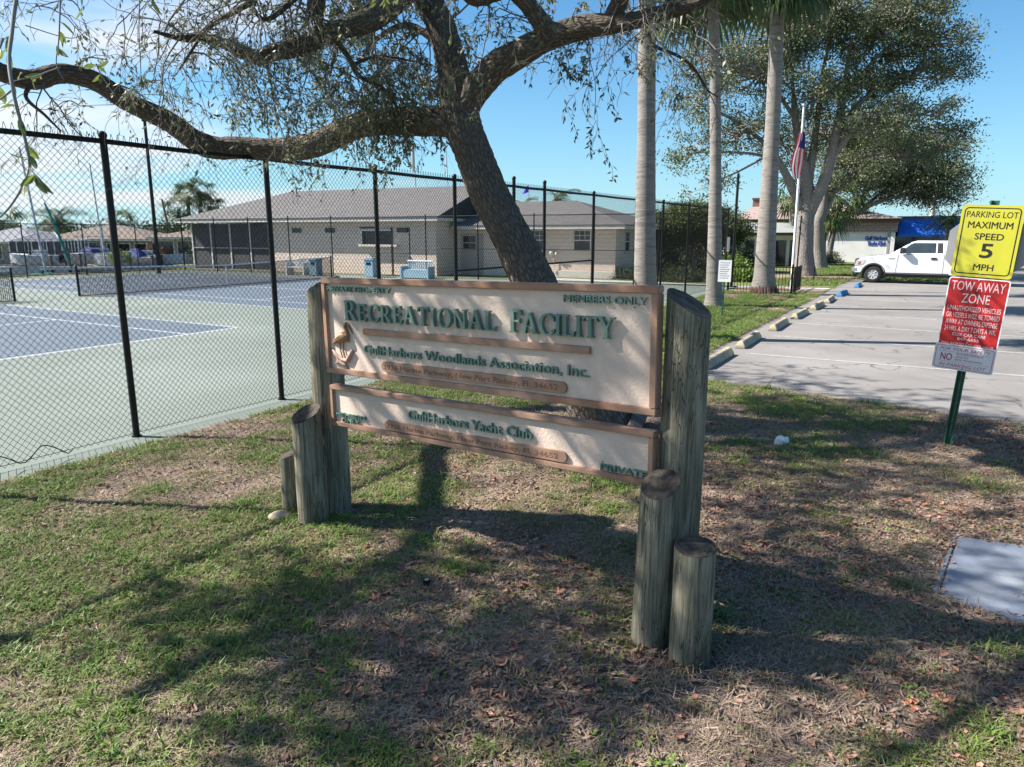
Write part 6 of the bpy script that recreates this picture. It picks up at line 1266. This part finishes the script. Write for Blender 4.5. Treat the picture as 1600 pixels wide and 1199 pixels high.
def leafp(rg,n,spread,L0,W0,m,up=.012):
    Q=[]
    for _ in range(n):
        a=rg.uniform(0,2*PI); r=spread*math.sqrt(rg.uniform()); p=np.array([r*math.cos(a),r*math.sin(a),rg.uniform(.004,.02)]); b=rg.uniform(0,2*PI); L_=L0*rg.uniform(.6,1.2); d=np.array([math.cos(b),math.sin(b),rg.normal()*.25]); d/=np.linalg.norm(d)
        s=np.cross(d,[rg.normal()*.35,rg.normal()*.35,1]); s/=np.linalg.norm(s); u=np.cross(s,d); s=s*W0*rg.uniform(.7,1.2)/2; c=up*rg.uniform(-.5,1.5)
        for sg in (1,-1): Q.append([p,p+d*L_*.5+u*(-c),p+d*L_*.5+d*.01+s*sg+u*c*.4,p+d*L_*.18+s*sg*.6]); Q.append([p+d*L_*.5+u*(-c),p+d*L_,p+d*L_*.8+s*sg*.6+u*c*.4,p+d*L_*.5+d*.01+s*sg+u*c*.4])
    return proto('leaves',np.array(Q),m)
prot+=[leafp(rg,7,.12,.066,.027,G4),leafp(rg,6,.10,.06,.022,G4),leafp(rg,7,.11,.058,.022,G5),leafp(rg,5,.06,.03,.024,G2,.004),leafp(rg,9,.05,.022,.02,G2,.003)]
names=['a_tuft','b_tuft','c_tuft','d_tuft','e_tuft','f_straw','g_straw','h_straw','i_leaf','j_leaf','k_leaf','l_weed','m_weed']
for o,nm in zip(prot,names): o.name=nm; PR.objects.link(o)
def scatter(name,P,rot,scl,idx,label,cat):
    me=bpy.data.meshes.new(name); n=len(P); me.vertices.add(n); me.vertices.foreach_set('co',P.reshape(-1).astype(np.float32))
    a=me.attributes.new('rot','FLOAT_VECTOR','POINT'); a.data.foreach_set('vector',rot.reshape(-1).astype(np.float32)); a=me.attributes.new('scl','FLOAT','POINT'); a.data.foreach_set('value',scl.astype(np.float32)); a=me.attributes.new('idx','INT','POINT'); a.data.foreach_set('value',idx.astype(np.int32))
    o=bpy.data.objects.new(name,me); C.objects.link(o); ng=bpy.data.node_groups.new(name,'GeometryNodeTree'); ng.interface.new_socket('Geometry',in_out='INPUT',socket_type='NodeSocketGeometry'); ng.interface.new_socket('Geometry',in_out='OUTPUT',socket_type='NodeSocketGeometry')
    N=ng.nodes.new; L=ng.links; gi=N('NodeGroupInput'); go=N('NodeGroupOutput'); ip=N('GeometryNodeInstanceOnPoints'); ci=N('GeometryNodeCollectionInfo'); ci.inputs['Collection'].default_value=PR; ci.inputs['Separate Children'].default_value=True; ci.inputs['Reset Children'].default_value=True
    def at_(nm,ty): q=N('GeometryNodeInputNamedAttribute'); q.data_type=ty; q.inputs['Name'].default_value=nm; return q.outputs[0]
    er=N('FunctionNodeEulerToRotation'); L.new(at_('rot','FLOAT_VECTOR'),er.inputs[0]); L.new(gi.outputs[0],ip.inputs['Points']); L.new(ci.outputs[0],ip.inputs['Instance']); ip.inputs['Pick Instance'].default_value=True
    L.new(at_('idx','INT'),ip.inputs['Instance Index']); L.new(er.outputs[0],ip.inputs['Rotation']); L.new(at_('scl','FLOAT'),ip.inputs['Scale']); L.new(ip.outputs[0],go.inputs[0])
    md=o.modifiers.new('scatter','NODES'); md.node_group=ng; return tag(o,label,cat,kind='stuff')
# smooth value noise for patches
NG=np.random.default_rng(3).uniform(size=(64,64))
def vn(x,y,f,off=0):
    u=x*f+off;v=y*f+off*1.7; i=np.floor(u).astype(int);j=np.floor(v).astype(int); a=u-i;b=v-j; a=a*a*(3-2*a);b=b*b*(3-2*b); g=lambda p,q: NG[p%64,q%64]
    return (g(i,j)*(1-a)+g(i+1,j)*a)*(1-b)+(g(i,j+1)*(1-a)+g(i+1,j+1)*a)*b
def inpoly(x,y,poly):
    r=np.zeros(len(x),bool); n=len(poly)
    for i in range(n):
        x1,y1=poly[i];x2,y2=poly[(i+1)%n]; c=((y1>y)!=(y2>y))&(x<(x2-x1)*(y-y1)/(y2-y1+1e-12)+x1); r^=c
    return r
def lawn_pts(n,box,fn):
    x=rg.uniform(box[0],box[1],n); y=rg.uniform(box[2],box[3],n); t=(x-A0[0])*pv[0]+(y-A0[1])*pv[1]
    ok=fn(x,y,t)&~inpoly(x,y,EDGE)&(t<CY0-.0); return x[ok],y[ok],t[ok]
_c=[gr(1487,838),gr(1487,838)+(gr(1600,854)-gr(1487,838))*1.5,gr(1452,929)+(gr(1600,985)-gr(1452,929))*1.7,gr(1452,929)]; LIDP=[(q.x,q.y) for q in _c]
def frame_ok(x,y,t): return (np.abs(x)<.78*y+1.0)&(y>1.6)
def put(name,label,cat,x,y,kinds,scl,tilt=.12,z=-.004):
    n=len(x); rot=np.stack([rg.normal(size=n)*tilt,rg.normal(size=n)*tilt,rg.uniform(0,2*PI,n)],1); scatter(name,np.stack([x,y,np.full(n,z)],1),rot,scl,kinds,label,cat); return n
POSTS=[(-1.595,5.36,.13),(-1.855,5.62,.08),(.785,3.66,.12),(.972,3.50,.12),(-1.33,5.57,.14),(.98,3.93,.14),(-.53,4.05,.03),(2.96,7.48,.07),(1.1,8.1,.45),(-1.87,5.4,.09)]
def clear(x,y,k=.92):
    ok=np.ones(len(x),bool)
    for a,b,r in POSTS: ok&=((x-a)**2+(y-b)**2)>(r*k)**2
    return ok&~inpoly(x,y,LIDP)
def soil(x,y): return np.exp(-(((x-.80)/.62)**2+((y-3.28)/.34)**2))
def green(x,y):   # how green the lawn is: lush at the left and the near edge, thin and brown under the sign and the crown
    g=.50*vn(x,y,1.1)+.30*vn(x,y,3.1,7)+.20*vn(x,y,8.3,3)
    g+=.27*np.clip((-x-.9)/1.8,0,1)*np.clip((6.6-y)/1.5,0,1)-.10*np.clip((x+.8)/2,0,1)*np.clip((7.5-y)/2,0,1)+.16*np.clip((3.1-y)/.8,0,1)+.16*np.clip((y-7.6)/2,0,1)
    g-=.45*np.exp(-(((x-.75)/.60)**2+((y-3.25)/.33)**2)*1.2)
    return g
x,y,t=lawn_pts(230000,(-9,10,1.5,13),frame_ok); d=y; keep=rg.uniform(size=len(x))<np.clip(6.0/np.maximum(d,3),.35,1); x,y=x[keep],y[keep]; g=green(x,y)
k=clear(x,y)&(rg.uniform(size=len(x))<np.clip((g-.43)/.24,.06,.78)); gx,gy,gg=x[k],y[k],g[k]; kind=rg.integers(0,3,len(gx)); fr=(gg>.60)&(rg.uniform(size=len(gx))<.30); kind[fr]=rg.integers(3,5,fr.sum())
n1_=put('grass','short uneven grass of the lawn around the sign','grass',gx,gy,kind,rg.uniform(.55,1.1,len(gx))*(1+.03*gy))
k=clear(x,y)&(rg.uniform(size=len(x))<np.clip((.90-g)/.30,.35,.98)*(1-1.1*soil(x,y)).clip(.14,1)); n2_=put('dry_straw','dry straw-coloured thatch lying between the grass of the lawn','dry grass',x[k],y[k],rg.integers(5,8,k.sum()),rg.uniform(.6,1.15,k.sum())*(1+.03*y[k]),.05,-.002)
x2,y2,_=lawn_pts(90000,(-6,8,1.5,10),frame_ok); g2=green(x2,y2); lt=vn(x2,y2,1.3,20); w_=np.clip((x2+2.2)/2.2,.14,1)*np.clip((lt-.25)/.3,.15,1); k=clear(x2,y2)&(rg.uniform(size=len(x2))>soil(x2,y2)*.9)&(rg.uniform(size=len(x2))<w_*.85)&(y2<8.5)
n3_=put('fallen_leaves','curled brown and orange oak leaves fallen over the lawn','fallen leaves',x2[k],y2[k],rg.choice([8,9,10,10],k.sum()),rg.uniform(.6,1.1,k.sum()),.1,0)
x3,y3,_=lawn_pts(9000,(-5,6,1.5,7),frame_ok); k=clear(x3,y3)&(vn(x3,y3,2.3,33)>.62)&(rg.uniform(size=len(x3))<.55); put('clover','small round-leaved weeds in patches of the lawn','weeds',x3[k],y3[k],rg.integers(11,13,k.sum()),rg.uniform(.7,1.3,k.sum()),.1,.012)
# a few leaves on the utility box
lx_,ly_=rg.uniform(2.9,4.6,60),rg.uniform(3.2,4.7,60); k=inpoly(lx_,ly_,[(3.6,4.75),(4.9,4.1),(4.4,3.1),(2.9,3.95)])&(rg.uniform(size=60)<.45); put('fallen_leaves','few dry leaves lying on the utility box cover','fallen leaves',lx_[k],ly_[k],rg.choice([9,10],k.sum()),rg.uniform(.35,.6,k.sum()),.05,.036)
# strip between courts and parking, and the lawn by the oaks
u_=rg.uniform(size=(26000,2)); s_=3.4+u_[:,0]*17.5; t_=-.55-u_[:,1]*3.55; xx=A0[0]-s_*dv[0]+t_*pv[0]; yy=A0[1]-s_*dv[1]+t_*pv[1]; g=vn(xx,yy,.9)*.6+vn(xx,yy,2.7,5)*.4; k=~inpoly(xx,yy,EDGE)
put('grass','green grass strip between the courts and the parking lot','grass',xx[k],yy[k],np.where(g[k]>.33,rg.integers(0,5,k.sum()),5),rg.uniform(1.0,1.8,k.sum()))
xx=rg.uniform(9,30,16000); yy=rg.uniform(29,52,16000); tt=(xx-A0[0])*pv[0]+(yy-A0[1])*pv[1]; k=(~inpoly(xx,yy,EDGE))&(tt<-1)&(tt>-9.8)&(((xx-15.66)/2.5)**2+((yy-37.6)/2.1)**2>1)&~((tt>-4.1)&(yy<31.5)); put('grass','green lawn around the big oaks behind the parking lot','grass',xx[k],yy[k],rg.integers(0,5,k.sum()),rg.uniform(1.8,3.0,k.sum()))
# fallen twigs
tw=thing('fallen_twig','thin pale fallen twig on the lawn right of the sign','twig',(2.62,5.5,0)); MB().tube([(0,0,.02),(.12,-.08,.03),(.26,-.15,.02)],[.006,.005,.003],6).build('twig',mat('twig_pale',(.4,.32,.22),.8),tw)
print('lawn',n1_,n2_,n3_)
